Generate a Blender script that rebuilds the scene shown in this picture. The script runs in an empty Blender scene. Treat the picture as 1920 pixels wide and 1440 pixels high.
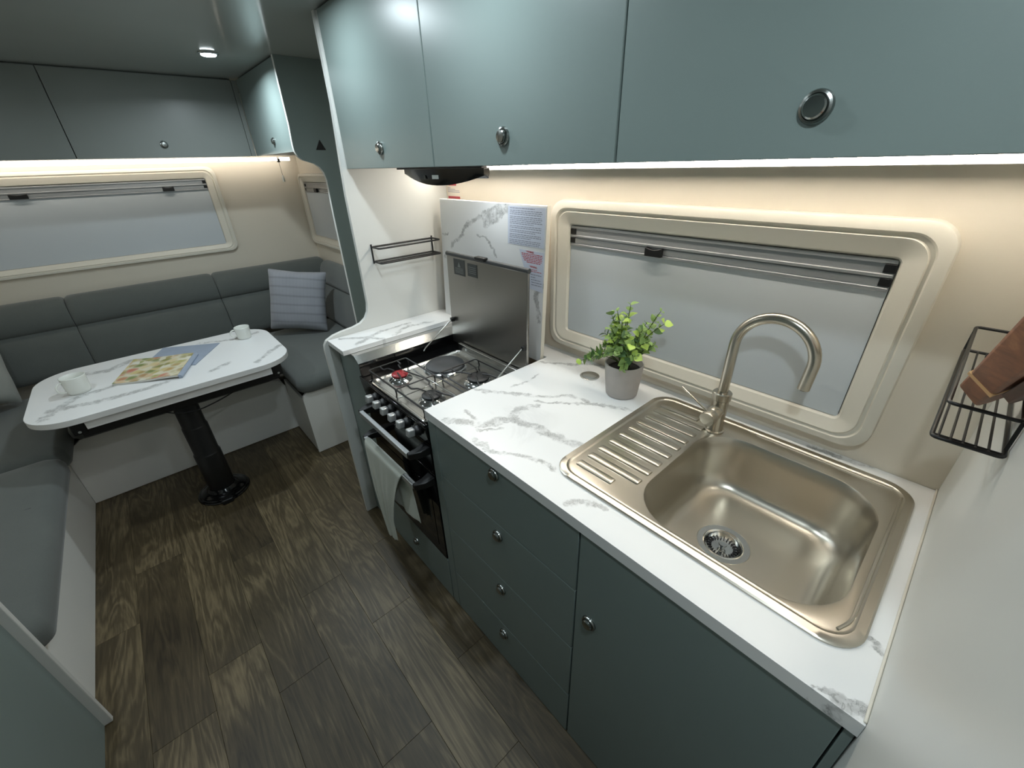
import bpy, bmesh, math, random
from mathutils import Matrix, Vector, noise
random.seed(7)
S = bpy.context.scene
COL = S.collection
PI = math.pi

# ------------------------------------------------------------------ camera, world, exposure
cam_d = bpy.data.cameras.new('camera')
cam = bpy.data.objects.new('camera', cam_d)
COL.objects.link(cam)
cam_d.sensor_fit = 'HORIZONTAL'
cam_d.sensor_width = 36.0
cam_d.lens = 774.573 * 36.0 / 1920.0
cam_d.clip_start = 0.02
cam.matrix_world = Matrix(((0.74379, 0.3368356, -0.5773372, 0.0),
                           (-0.6677621, 0.3363355, -0.6640574, 0.0),
                           (-0.0294992, 0.8794431, 0.4750890, 1.6),
                           (0, 0, 0, 1)))
S.camera = cam
w = bpy.data.worlds.new('world')
S.world = w
w.use_nodes = True
w.node_tree.nodes['Background'].inputs[0].default_value = (0.5, 0.55, 0.6, 1)
w.node_tree.nodes['Background'].inputs[1].default_value = 0.05
S.view_settings.view_transform = 'Standard'
S.view_settings.look = 'None'
S.view_settings.exposure = 0.0
S.view_settings.gamma = 1.0
S.view_settings.use_curve_mapping = False
LED_KITCHEN = 45.0       # strip radiance
LED_DINETTE = 12.5
DOWNLIGHT_W = 3.8

# ------------------------------------------------------------------ materials
def lin(c):
    return tuple((x / 12.92 if x <= 0.04045 else ((x + 0.055) / 1.055) ** 2.4) for x in [v / 255.0 for v in c]) + (1.0,)

class NT:
    def __init__(s, name):
        s.m = bpy.data.materials.new(name)
        s.m.use_nodes = True
        s.t = s.m.node_tree
        s.b = s.t.nodes['Principled BSDF']
    def n(s, typ, **kw):
        nd = s.t.nodes.new(typ)
        for k, v in kw.items():
            if k.startswith('i_'):
                nd.inputs[k[2:].replace('_', ' ')].default_value = v
            else:
                setattr(nd, k, v)
        return nd
    def l(s, a, b):
        s.t.links.new(a, b)
    def math(s, op, a, b=None, clamp=False):
        nd = s.n('ShaderNodeMath', operation=op, use_clamp=clamp)
        for i, v in enumerate((a, b)):
            if v is None: continue
            if isinstance(v, (int, float)): nd.inputs[i].default_value = v
            else: s.l(v, nd.inputs[i])
        return nd.outputs[0]
    def vmath(s, op, a, b=None, out=0):
        nd = s.n('ShaderNodeVectorMath', operation=op)
        for i, v in enumerate((a, b)):
            if v is None: continue
            if isinstance(v, (tuple, list, Vector)): nd.inputs[i].default_value = tuple(v)
            else: s.l(v, nd.inputs[i])
        return nd.outputs[out]
    def mix(s, f, a, b):
        nd = s.n('ShaderNodeMix', data_type='RGBA')
        for sock, v in ((nd.inputs[0], f), (nd.inputs[6], a), (nd.inputs[7], b)):
            if isinstance(v, (int, float, tuple)): sock.default_value = v
            else: s.l(v, sock)
        return nd.outputs[2]
    def ramp(s, f, stops):
        nd = s.n('ShaderNodeValToRGB')
        e = nd.color_ramp.elements
        while len(e) > 1: e.remove(e[-1])
        e[0].position, e[0].color = stops[0]
        for p, c in stops[1:]:
            x = e.new(p); x.color = c
        s.l(f, nd.inputs[0])
        return nd.outputs[0]
    def coord(s, scale=(1, 1, 1), out='Object', rot=(0, 0, 0)):
        tc = s.n('ShaderNodeTexCoord')
        mp = s.n('ShaderNodeMapping')
        mp.inputs['Scale'].default_value = scale
        mp.inputs['Rotation'].default_value = rot
        s.l(tc.outputs[out], mp.inputs[0])
        return mp.outputs[0]
    def noise(s, vec, scale, detail=4, rough=0.5, dist=0.0):
        nd = s.n('ShaderNodeTexNoise')
        nd.inputs['Scale'].default_value = scale
        nd.inputs['Detail'].default_value = detail
        nd.inputs['Roughness'].default_value = rough
        nd.inputs['Distortion'].default_value = dist
        s.l(vec, nd.inputs['Vector'])
        return nd
    def bump(s, h, strength, dist=0.002):
        nd = s.n('ShaderNodeBump')
        nd.inputs['Strength'].default_value = strength
        nd.inputs['Distance'].default_value = dist
        s.l(h, nd.inputs['Height'])
        s.l(nd.outputs[0], s.b.inputs['Normal'])

def plain(name, rgb, rough=0.5, metal=0.0, spec=0.5, var=0.04, nscale=6.0, bump=0.0, bscale=200.0, coat=0.0, sheen=0.0):
    k = NT(name)
    c = lin(rgb)
    k.b.inputs['Roughness'].default_value = rough
    k.b.inputs['Metallic'].default_value = metal
    k.b.inputs['Specular IOR Level'].default_value = spec
    k.b.inputs['Coat Weight'].default_value = coat
    k.b.inputs['Sheen Weight'].default_value = sheen
    v = k.coord()
    n = k.noise(v, nscale, 3)
    lo = tuple(x * (1 - var) for x in c[:3]) + (1,)
    hi = tuple(min(1, x * (1 + var)) for x in c[:3]) + (1,)
    k.l(k.mix(n.outputs[0], lo, hi), k.b.inputs['Base Color'])
    if bump:
        k.bump(k.noise(v, bscale, 2).outputs[0], bump)
    return k.m

def steel(name, rgb, rough, stretch=(1, 1, 1), amt=0.12, nsc=60):
    k = NT(name)
    k.b.inputs['Metallic'].default_value = 1.0
    k.b.inputs['Base Color'].default_value = lin(rgb)
    v = k.coord(stretch)
    n = k.noise(v, nsc, 3, 0.6)
    r = k.n('ShaderNodeMapRange')
    r.inputs['To Min'].default_value = rough - amt * 0.5
    r.inputs['To Max'].default_value = rough + amt * 0.5
    k.l(n.outputs[0], r.inputs[0])
    k.l(r.outputs[0], k.b.inputs['Roughness'])
    return k.m

def emitter(name, rgb, strength):
    k = NT(name)
    k.b.inputs['Base Color'].default_value = (0.8, 0.8, 0.8, 1)
    k.b.inputs['Emission Color'].default_value = rgb + (1,)
    k.b.inputs['Emission Strength'].default_value = strength
    return k.m

def marble(name, veins=(), axes='xy', seed=0.0, density=1.0):
    """white laminate with grey veins: listed veins (width mm, points) plus faint procedural ones"""
    k = NT(name)
    k.b.inputs['Roughness'].default_value = 0.3
    base = k.coord()
    vec = k.vmath('ADD', base, (seed, seed * 1.7, seed * 0.6))
    n1 = k.noise(vec, 1.7, 6, 0.62, 1.1)
    rid = k.math('ABSOLUTE', k.math('SUBTRACT', n1.outputs[0], 0.5))
    wn = k.noise(vec, 3.1, 3)
    wid = k.math('MULTIPLY', k.math('SUBTRACT', wn.outputs[0], 0.36, True), 0.085)
    vein = k.math('SUBTRACT', 1.0, k.math('DIVIDE', rid, k.math('ADD', wid, 0.003)), True)
    msk = k.noise(vec, 1.9, 2)
    m2 = k.math('MULTIPLY', k.math('SUBTRACT', msk.outputs[0], 0.52, True), 7.0, True)
    tot = k.math('MULTIPLY', k.math('MULTIPLY', vein, m2), (0.15 if veins else 0.75) * density)
    if veins:
        dn = k.noise(base, 14.0, 5, 0.65)
        off = k.vmath('MULTIPLY', k.vmath('SUBTRACT', dn.outputs[1], (0.5, 0.5, 0.5)), (0.06, 0.06, 0.06))
        off = k.vmath('ADD', off, k.vmath('MULTIPLY', k.vmath('SUBTRACT', k.noise(base, 48.0, 3, 0.6).outputs[1], (0.5, 0.5, 0.5)), (0.016, 0.016, 0.016)))
        p = k.vmath('ADD', base, off)
        if axes == 'xy': flat = (1, 1, 0)
        else: flat = (0, 1, 1)
        p = k.vmath('MULTIPLY', p, flat)
        brk = k.noise(base, 26.0, 4, 0.7)
        fade = k.math('MULTIPLY', k.math('SUBTRACT', brk.outputs[0], 0.22, True), 1.75, True)
        best = None
        for wmm, pts in veins:
            for a, b in zip(pts[:-1], pts[1:]):
                A = (a[0], a[1], 0) if axes == 'xy' else (0, a[0], a[1])
                B = (b[0], b[1], 0) if axes == 'xy' else (0, b[0], b[1])
                ab = Vector(B) - Vector(A)
                pa = k.vmath('SUBTRACT', p, A)
                t = k.math('DIVIDE', k.vmath('DOT_PRODUCT', pa, tuple(ab), 1), ab.length_squared, True)
                sc = k.n('ShaderNodeVectorMath', operation='SCALE')
                sc.inputs[0].default_value = tuple(ab)
                k.l(t, sc.inputs['Scale'])
                d = k.vmath('LENGTH', k.vmath('SUBTRACT', pa, sc.outputs[0]), None, 1)
                inten = k.math('SUBTRACT', 1.0, k.math('DIVIDE', d, wmm * 0.0032), True)
                best = inten if best is None else k.math('MAXIMUM', best, inten)
        flatg = k.math('MULTIPLY', k.math('MULTIPLY', k.math('SUBTRACT', best, 0.18, True), 3.5, True), k.math('MULTIPLY', k.math('SUBTRACT', brk.outputs[0], 0.36, True), 6.0, True))
        fl_ = k.noise(base, 60.0, 3, 0.6, 1.0)
        lines = k.math('SUBTRACT', 1.0, k.math('MULTIPLY', k.math('ABSOLUTE', k.math('SUBTRACT', fl_.outputs[0], 0.5)), 22.0), True)
        core = k.math('MULTIPLY', k.math('ADD', k.math('MULTIPLY', lines, 0.4), 0.34), flatg)
        tot = k.math('MAXIMUM', tot, k.math('ADD', k.math('MULTIPLY', k.math('MULTIPLY', best, fade), 0.42), core, True))
    cloud = k.noise(vec, 2.2, 3)
    c0 = k.mix(cloud.outputs[0], lin((226, 227, 227)), lin((236, 236, 235)))
    k.l(k.mix(tot, c0, lin((138, 139, 138))), k.b.inputs['Base Color'])
    return k.m

def fabric(name, rgb, weave=420.0, var=0.22, stripes=False):
    k = NT(name)
    k.b.inputs['Roughness'].default_value = 0.95
    k.b.inputs['Specular IOR Level'].default_value = 0.15
    k.b.inputs['Sheen Weight'].default_value = 0.25
    k.b.inputs['Sheen Roughness'].default_value = 0.5
    v = k.coord()
    n = k.noise(v, weave, 2, 0.7)
    n2 = k.noise(v, 9.0, 4)
    c = lin(rgb)
    f = k.math('ADD', k.math('MULTIPLY', n.outputs[0], 0.65), k.math('MULTIPLY', n2.outputs[0], 0.35))
    col = k.mix(f, tuple(x * (1 - var) for x in c[:3]) + (1,), tuple(min(1, x * (1 + var)) for x in c[:3]) + (1,))
    if stripes:
        wv = k.n('ShaderNodeTexWave', bands_direction='Z')
        wv.inputs['Scale'].default_value = 5.2
        wv.inputs['Distortion'].default_value = 0.6
        k.l(v, wv.inputs['Vector'])
        wx = k.n('ShaderNodeTexWave', bands_direction='X')
        wx.inputs['Scale'].default_value = 14.0
        wx.inputs['Distortion'].default_value = 1.0
        k.l(v, wx.inputs['Vector'])
        s1 = k.math('MULTIPLY', k.math('POWER', wv.outputs[1], 8.0), 0.42)
        s2 = k.math('MULTIPLY', k.math('POWER', wx.outputs[1], 8.0), 0.08)
        col = k.mix(k.math('ADD', s1, s2, True), col, tuple(x * 0.45 for x in c[:3]) + (1,))
    k.l(col, k.b.inputs['Base Color'])
    k.bump(n.outputs[0], 0.35, 0.0015)
    return k.m

def wood_floor():
    k = NT('vinyl plank')
    k.b.inputs['Roughness'].default_value = 0.42
    k.b.inputs['Specular IOR Level'].default_value = 0.4
    oi = k.n('ShaderNodeObjectInfo')
    tc = k.n('ShaderNodeTexCoord')
    off = k.n('ShaderNodeCombineXYZ')
    for i, m in enumerate((7.0, 23.0, 11.0)):
        k.l(k.math('MULTIPLY', oi.outputs['Random'], m), off.inputs[i])
    p = k.vmath('ADD', tc.outputs['Object'], off.outputs[0])
    ps = k.vmath('MULTIPLY', p, (1.0, 0.11, 1.0))
    g1 = k.noise(ps, 9.0, 4, 0.55, 0.7)
    rings = k.math('FRACT', k.math('MULTIPLY', g1.outputs[0], 11.0))
    rings = k.math('ABSOLUTE', k.math('SUBTRACT', rings, 0.5))
    fine = k.noise(k.vmath('MULTIPLY', p, (1.0, 0.05, 1.0)), 130.0, 3, 0.7)
    big = k.noise(p, 2.6, 3)
    f = k.math('ADD', k.math('MULTIPLY', rings, 0.42), k.math('ADD', k.math('MULTIPLY', fine.outputs[0], 0.5), k.math('MULTIPLY', big.outputs[0], 0.7)))
    f = k.math('SUBTRACT', f, 0.20)
    f = k.math('ADD', f, k.math('MULTIPLY', k.math('SUBTRACT', oi.outputs['Random'], 0.5), 0.2))
    k.l(k.ramp(f, [(0.15, lin((50, 42, 29))), (0.5, lin((83, 72, 52))), (0.85, lin((138, 122, 93)))]), k.b.inputs['Base Color'])
    k.bump(fine.outputs[0], 0.12, 0.001)
    return k.m

def board_wood(name, a, b, c):
    k = NT(name)
    k.b.inputs['Roughness'].default_value = 0.45
    v = k.coord((0.25, 1, 1), rot=(0, 0.42, 0))
    n = k.noise(v, 34.0, 4, 0.6, 1.2)
    n2 = k.noise(v, 9.0, 3)
    k.l(k.ramp(k.math('ADD', k.math('MULTIPLY', n.outputs[0], 0.6), k.math('MULTIPLY', n2.outputs[0], 0.4)),
               [(0.3, lin(a)), (0.55, lin(b)), (0.72, lin(c))]), k.b.inputs['Base Color'])
    return k.m

def food_print():
    k = NT('printed food page')
    k.b.inputs['Roughness'].default_value = 0.25
    v = k.coord((1, 1, 1))
    vo = k.n('ShaderNodeTexVoronoi')
    vo.inputs['Scale'].default_value = 26.0
    k.l(k.vmath('ADD', v, k.vmath('MULTIPLY', k.noise(v, 20.0, 2).outputs[1], (0.03, 0.03, 0.0))), vo.inputs['Vector'])
    sp = k.n('ShaderNodeSeparateColor')
    k.l(vo.outputs['Color'], sp.inputs[0])
    col = k.ramp(sp.outputs[0], [(0.0, lin((196, 120, 96))), (0.25, lin((150, 160, 92))), (0.45, lin((212, 190, 130))), (0.62, lin((226, 226, 214))), (0.78, lin((205, 160, 96))), (0.92, lin((120, 134, 70)))])
    col = k.mix(k.math('MULTIPLY', k.math('POWER', vo.outputs['Distance'], 2.5), 1.6, True), col, lin((216, 210, 186)))
    k.l(col, k.b.inputs['Base Color'])
    return k.m

M = {}
M['wall'] = plain('white wall lining', (220, 211, 195), 0.35, var=0.02, bump=0.02, bscale=40)
M['ceiling'] = plain('gloss ceiling panel', (160, 164, 160), 0.13, var=0.02)
M['paint'] = plain('sage grey cabinet paint', (124, 137, 134), 0.36, var=0.03, bump=0.04, bscale=500)
M['paint_dim'] = plain('satin locker paint greyed for dim light', (124, 129, 125), 0.33, var=0.03)  # same paint as the kitchen lockers, weaker bluish light put into the colour
M['gap'] = plain('dark joint', (14, 16, 16), 0.8)
M['laminate'] = plain('white laminate', (214, 215, 211), 0.4, var=0.02)
M['bench'] = plain('bench panel laminate', (232, 232, 228), 0.45, var=0.02)
M['frame'] = plain('moulded window frame plastic', (216, 211, 198), 0.42, var=0.02)
M['blind'] = plain('white blind cloth', (196, 202, 206), 0.8, var=0.03, bump=0.05, bscale=300)
M['alu'] = plain('satin aluminium rail', (168, 170, 172), 0.35, metal=0.6)
M['black'] = plain('black plastic', (16, 16, 17), 0.4)
M['blackgloss'] = plain('gloss black enamel', (9, 9, 10), 0.12)
M['wire'] = plain('black coated wire', (22, 21, 20), 0.42)
M['bronze'] = plain('dark bronze wire', (64, 60, 55), 0.4, metal=0.5)
M['steel'] = steel('brushed sink steel', (196, 190, 178), 0.3, (1, 0.06, 1), 0.1, 220)
M['steeltap'] = plain('brushed nickel', (192, 185, 172), 0.26, metal=1.0, var=0.01)
M['steelhob'] = steel('hob steel', (208, 208, 205), 0.21, (1, 0.2, 1), 0.1, 120)
M['steellid'] = steel('lid steel', (150, 147, 142), 0.34, (1, 0.3, 0.05), 0.1, 260)
M['chrome'] = steel('chrome', (200, 202, 202), 0.14, amt=0.04)
M['knobmetal'] = steel('dark polished knob metal', (150, 153, 150), 0.22, amt=0.05)
M['satin'] = plain('satin silver trim', (196, 198, 198), 0.35, metal=0.55)
M['glass'] = plain('black oven glass', (7, 7, 8), 0.06, spec=0.25)
M['towel'] = fabric('cream towel', (206, 210, 200), 300, 0.06)
M['seat'] = fabric('charcoal woven upholstery', (94, 98, 95), 420, 0.25)
M['piping'] = fabric('dark seam', (40, 43, 44), 300, 0.1)
M['pillow'] = fabric('grey striped cushion cloth', (150, 152, 158), 350, 0.12, True)
M['pillow2'] = fabric('pale grey cushion cloth', (150, 152, 146), 350, 0.12)
M['cup'] = plain('white glazed china', (232, 234, 228), 0.2, var=0.02)
M['pot'] = plain('grey cement', (172, 166, 160), 0.85, var=0.1, nscale=30, bump=0.3, bscale=120)
M['soil'] = plain('dark soil', (20, 18, 14), 0.95, bump=0.5, bscale=150)
M['leaf'] = plain('green leaf', (138, 168, 96), 0.45, var=0.15, nscale=30)
M['leaf2'] = plain('lime leaf', (184, 214, 104), 0.45, var=0.12, nscale=30)
M['leaf3'] = plain('deep green leaf', (92, 126, 78), 0.45, var=0.15, nscale=30)
M['stem'] = plain('leaf stem', (78, 96, 48), 0.6)
M['red'] = plain('red enamel', (150, 28, 36), 0.35)
M['iron'] = plain('dark cast plate', (62, 64, 66), 0.55, var=0.06)
M['cap'] = plain('matt black burner cap', (34, 35, 36), 0.5)
M['label'] = plain('label paper', (206, 212, 226), 0.4, var=0.01)
M['print'] = plain('grey print', (136, 140, 154), 0.6)
M['redprint'] = plain('red print', (176, 64, 72), 0.6)
M['greylabel'] = plain('dark label', (58, 62, 62), 0.4)
M['greyprint'] = plain('pale print', (120, 124, 122), 0.5)
M['page'] = plain('blue grey magazine page', (150, 162, 180), 0.3, var=0.12, nscale=18)
M['paper'] = plain('paper edge', (206, 204, 196), 0.6)
M['food'] = food_print()
M['plank'] = wood_floor()
M['sub'] = plain('floor underlay', (66, 56, 42), 0.8)
M['board1'] = board_wood('acacia board', (92, 52, 34), (150, 92, 60), (196, 138, 92))
M['board2'] = board_wood('dark walnut board', (50, 30, 24), (86, 54, 42), (118, 80, 60))
M['sap'] = plain('pale sapwood streak', (212, 166, 112), 0.45, var=0.15, nscale=60)
M['led'] = emitter('warm white led diffuser', (1.0, 0.91, 0.79), LED_KITCHEN)
M['led2'] = emitter('warm white led diffuser dinette', (1.0, 0.92, 0.80), LED_DINETTE)
M['lens'] = emitter('cool downlight lens', (0.85, 0.97, 1.0), 14.0)
M['hoodlens'] = emitter('hood lamp diffuser', (0.85, 0.97, 1.0), 3.0)
M['display'] = emitter('small lit display', (0.75, 0.95, 0.95), 0.10)
VEINS = [(5, [(0.524, 0.905), (0.581, 0.824), (0.619, 0.779), (0.672, 0.776), (0.72, 0.808), (0.775, 0.776)]),
         (7, [(0.668, 0.771), (0.69, 0.686), (0.696, 0.628), (0.708, 0.567)]),
         (7, [(0.6, 0.80), (0.672, 0.776), (0.70, 0.795)]),
         (4, [(0.703, 0.993), (0.765, 0.889), (0.839, 0.795), (0.894, 0.74), (0.902, 0.674), (0.956, 0.565)]),
         (2.5, [(0.796, 0.798), (0.811, 0.759), (0.897, 0.674)]),
         (4, [(0.525, 0.704), (0.57, 0.628), (0.588, 0.573), (0.598, 0.534)]),
         (4, [(0.53, 0.434), (0.557, 0.422), (0.58, 0.372)]),
         (2.5, [(0.571, 0.81), (0.571, 0.78), (0.614, 0.753)]),
         (3, [(0.529, 0.776), (0.53, 0.719)]),
         (2.5, [(0.65, -0.075), (0.652, -0.089), (0.638, -0.094), (0.637, -0.102)]),
         (2.5, [(0.513, -0.05), (0.528, -0.072), (0.538, -0.096)]),
         (5, [(0.514, -0.069), (0.519, -0.084), (0.535, -0.102)]),
         (4, [(1.005, 0.991), (1.078, 0.889), (1.148, 0.806)]),
         (2.5, [(0.794, 0.92), (0.878, 0.917), (0.929, 0.917)]),
         (4, [(1.131, 0.139), (1.135, 0.06), (1.142, 0.021)]),
         (2.5, [(0.592, 0.916), (0.592, 0.838)])]
M['marble'] = marble('white veined laminate worktop', VEINS, 'xy', 3.1)
SV = [(4, [(1.575, 1.278), (1.482, 1.359), (1.411, 1.399), (1.34, 1.428), (1.212, 1.461)]),
      (7, [(1.35, 1.415), (1.269, 1.43), (1.212, 1.447)]),
      (6, [(1.34, 1.39), (1.29, 1.412), (1.221, 1.44)]),
      (1.6, [(1.391, 1.34), (1.347, 1.341), (1.295, 1.296), (1.282, 1.269)]),
      (2.5, [(1.644, 1.324), (1.607, 1.327)]), (2.5, [(1.647, 1.225), (1.604, 1.249)]),
      (5, [(1.03, 1.2), (1.05, 1.16), (1.03, 1.08)])]
M['marble2'] = marble('white veined splashback laminate', SV, 'yz', 9.4)
TV = [(5, [(-0.4, 2.9), (-0.3, 2.86), (-0.2, 2.93)]), (4, [(-0.5, 2.5), (-0.3, 2.45), (-0.1, 2.46)]),
      (4, [(-0.52, 2.42), (-0.42, 2.58), (-0.25, 2.62)]), (3, [(0.12, 2.95), (0.25, 2.88), (0.42, 2.9)]), (3, [(0.1, 2.45), (0.18, 2.5)]),
      (3, [(0.3, 2.4), (0.4, 2.52), (0.46, 2.56)])]
M['marble3'] = marble('white veined table laminate', [(w_ * 2.2, p_) for w_, p_ in TV], 'xy', 5.7)
SHV = [(5, [(0.53, 1.7), (0.62, 1.63), (0.66, 1.57)]), (5, [(0.55, 1.60), (0.7, 1.66), (0.83, 1.66)]), (5, [(0.72, 1.58), (0.82, 1.63), (0.92, 1.6)])]
M['marble4'] = marble('white veined shelf laminate', SHV, 'xy', 1.9)

# ------------------------------------------------------------------ mesh helpers
class MB:
    def __init__(s):
        s.v = []; s.f = []
    def add(s, vs, fs):
        o = len(s.v)
        s.v += [tuple(x) for x in vs]
        s.f += [tuple(i + o for i in f) for f in fs]
        return s
    def box(s, x0, x1, y0, y1, z0, z1):
        return s.add([(x, y, z) for x in (x0, x1) for y in (y0, y1) for z in (z0, z1)],
                     [(0, 1, 3, 2), (4, 6, 7, 5), (0, 4, 5, 1), (2, 3, 7, 6), (0, 2, 6, 4), (1, 5, 7, 3)])
    def hexa(s, a, b):
        """a, b: two quads of four points"""
        return s.add(list(a) + list(b), [(3, 2, 1, 0), (4, 5, 6, 7), (0, 1, 5, 4), (1, 2, 6, 5), (2, 3, 7, 6), (3, 0, 4, 7)])
    def obox(s, c, ax, ay, az, hx, hy, hz):
        c, ax, ay, az = Vector(c), Vector(ax).normalized(), Vector(ay).normalized(), Vector(az).normalized()
        q = lambda z: [c + ax * hx * i + ay * hy * j + az * z for i, j in ((-1, -1), (1, -1), (1, 1), (-1, 1))]
        return s.hexa(q(-hz), q(hz))
    def loft(s, loops, cap0=True, cap1=True, closed=True):
        n = len(loops[0]); o = len(s.v)
        for L in loops: s.v += [tuple(p) for p in L]
        for i in range(len(loops) - 1):
            for j in range(n if closed else n - 1):
                a = o + i * n + j; b = o + i * n + (j + 1) % n
                s.f.append((a, b, b + n, a + n))
        if cap0: s.f.append(tuple(o + j for j in range(n))[::-1])
        if cap1: s.f.append(tuple(o + (len(loops) - 1) * n + j for j in range(n)))
        return s
    def prism(s, poly, axis, a0, a1):
        f = {'x': lambda p, a: (a, p[0], p[1]), 'y': lambda p, a: (p[0], a, p[1]), 'z': lambda p, a: (p[0], p[1], a)}[axis]
        return s.loft([[f(p, a0) for p in poly], [f(p, a1) for p in poly]])
    def lathe(s, c, prof, n=24, ax=(0, 0, 1), cap0=True, cap1=True):
        c = Vector(c); q = Vector(ax).normalized().to_track_quat('Z', 'Y')
        loops = []
        for r, h in prof:
            loops.append([c + q @ Vector((r * math.cos(2 * PI * j / n), r * math.sin(2 * PI * j / n), h)) for j in range(n)])
        return s.loft(loops, cap0, cap1)
    def tube(s, pts, r, n=8, closed=False):
        pts = [Vector(p) for p in pts]; m = len(pts)
        rs = r if isinstance(r, (list, tuple)) else [r] * m
        loops = []; up = None
        for i, p in enumerate(pts):
            if closed: t = (pts[(i + 1) % m] - pts[i - 1])
            else: t = pts[min(i + 1, m - 1)] - pts[max(i - 1, 0)]
            t.normalize()
            if up is None:
                up = Vector((0, 0, 1)) if abs(t.z) < 0.9 else Vector((1, 0, 0))
            a = up - t * up.dot(t)
            if a.length < 1e-5: a = t.orthogonal()
            a.normalize(); up = a
            b = t.cross(a)
            loops.append([p + (a * math.cos(2 * PI * j / n) + b * math.sin(2 * PI * j / n)) * rs[i] for j in range(n)])
        if closed: loops.append(loops[0]); return s.loft(loops, False, False)
        return s.loft(loops)
    def build(s, name, mat, parent=None, bevel=0.0, seg=2, smooth=40, props=None, sub=0, solid=0.0):
        me = bpy.data.meshes.new(name)
        me.from_pydata(s.v, [], s.f)
        bm = bmesh.new(); bm.from_mesh(me)
        bmesh.ops.remove_doubles(bm, verts=bm.verts, dist=1e-6)
        bmesh.ops.recalc_face_normals(bm, faces=bm.faces)
        bm.to_mesh(me); bm.free()
        me.materials.append(mat)
        if smooth:
            me.polygons.foreach_set('use_smooth', [True] * len(me.polygons))
            me.set_sharp_from_angle(angle=math.radians(smooth))
        o = bpy.data.objects.new(name, me)
        COL.objects.link(o)
        if bevel:
            md = o.modifiers.new('bevel', 'BEVEL'); md.width = bevel; md.segments = seg; md.limit_method = 'ANGLE'; md.angle_limit = 0.6
            md.harden_normals = False
        if solid:
            md = o.modifiers.new('solid', 'SOLIDIFY'); md.thickness = solid; md.offset = 0
        if sub:
            md = o.modifiers.new('sub', 'SUBSURF'); md.levels = sub; md.render_levels = sub
        if parent is not None: attach(o, parent)
        if props:
            for k_, v_ in props.items(): o[k_] = v_
        return o

def world_of(o):
    m = Matrix.Identity(4)
    chain = []
    while o is not None:
        chain.append(o); o = o.parent
    for q in reversed(chain):
        m = m @ q.matrix_parent_inverse @ q.matrix_basis
    return m
def attach(o, parent):
    o.parent = parent
    o.matrix_parent_inverse = world_of(parent).inverted()

def rr(cx, cy, hx, hy, r, n=6):
    r = min(r, hx, hy)
    out = []
    for k_, (sx, sy) in enumerate(((1, 1), (-1, 1), (-1, -1), (1, -1))):
        for i in range(n + 1):
            a = PI / 2 * (k_ + i / n)
            out.append((cx + sx * (hx - r) + r * math.cos(a), cy + sy * (hy - r) + r * math.sin(a)))
    return out
def arc_pts(pts, r, n=5):
    """round the inner corners of an open 3D polyline"""
    pts = [Vector(p) for p in pts]; out = [pts[0]]
    for a, b, c in zip(pts[:-2], pts[1:-1], pts[2:]):
        u = (a - b); v = (c - b)
        d = min(r, u.length * 0.49, v.length * 0.49)
        p0 = b + u.normalized() * d; p1 = b + v.normalized() * d
        for i in range(n + 1):
            t = i / n
            out.append(p0 * (1 - t) ** 2 + b * 2 * t * (1 - t) + p1 * t * t)
    out.append(pts[-1])
    return out
def loop_pts(pts, r, n=5):
    """closed rounded polygon"""
    pts = [Vector(p) for p in pts]; out = []
    m = len(pts)
    for i in range(m):
        a, b, c = pts[i - 1], pts[i], pts[(i + 1) % m]
        u = a - b; v = c - b; d = min(r, u.length * 0.49, v.length * 0.49)
        p0 = b + u.normalized() * d; p1 = b + v.normalized() * d
        for j in range(n + 1):
            t = j / n
            out.append(p0 * (1 - t) ** 2 + b * 2 * t * (1 - t) + p1 * t * t)
    return out

def tag(o, label, cat, group=None):
    o['label'] = label; o['category'] = cat
    if group: o['group'] = group
    return o
def thing(name, label, cat, loc=(0, 0, 0), group=None):
    o = bpy.data.objects.new(name, None)
    o.empty_display_size = 0.05
    COL.objects.link(o); o.location = loc
    return tag(o, label, cat, group)
def struct(o):
    o['kind'] = 'structure'; return o
def copy_tree(o, parent=None):
    c = o.copy(); COL.objects.link(c)
    if parent is not None:
        c.parent = parent; c.matrix_parent_inverse = o.matrix_parent_inverse.copy()
    for ch in [x for x in bpy.data.objects if x.parent == o and x is not c]:
        copy_tree(ch, c)
    return c

# ------------------------------------------------------------------ room shell
XW, YF, ZC = 1.148, 3.70, 2.05
XL, YR = -1.15, -2.3
fl = MB().box(XL, XW + 0.05, YR, YF + 0.05, -0.06, -0.0045).build('floor', M['sub']); struct(fl)
joints = {0: [1.79, 0.95], 1: [2.09, 1.22, 0.35], 2: [1.365, 0.55], 3: [1.86, 1.129, 0.3], 4: [2.2, 1.45, 0.7], 5: [1.93, 1.14, 0.47], 6: [2.2, 1.5, 0.8], 7: [1.7, 0.9], 8: [1.9], 9: [2.2]}
x = -0.654
for ci in range(8):
    x0, x1 = x + ci * 0.1735, x + (ci + 1) * 0.1735
    cuts = [2.86] + [c for c in joints[ci]] + [-0.6]
    for a, b in zip(cuts[:-1], cuts[1:]):
        MB().box(x0 + 0.0003, x1 - 0.0003, b + 0.0003, a - 0.0003, -0.0045, 0.0).build('plank', M['plank'], fl, smooth=0, bevel=0.0006, seg=1)
struct(MB().box(XL, XW + 0.05, YR, YF + 0.05, ZC, ZC + 0.04).build('ceiling', M['ceiling']))
struct(MB().box(XW, XW + 0.05, YR, YF + 0.05, 0, ZC).build('wall_right', M['wall']))
struct(MB().box(XL, XW, YF, YF + 0.05, 0, ZC).build('wall_far', M['wall']))
struct(MB().box(XL - 0.05, XL, YR, YF + 0.05, 0, ZC).build('wall_left', M['wall']))
struct(MB().box(XL, XW, YR - 0.05, YR, 0, ZC).build('wall_rear', M['wall']))
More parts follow.
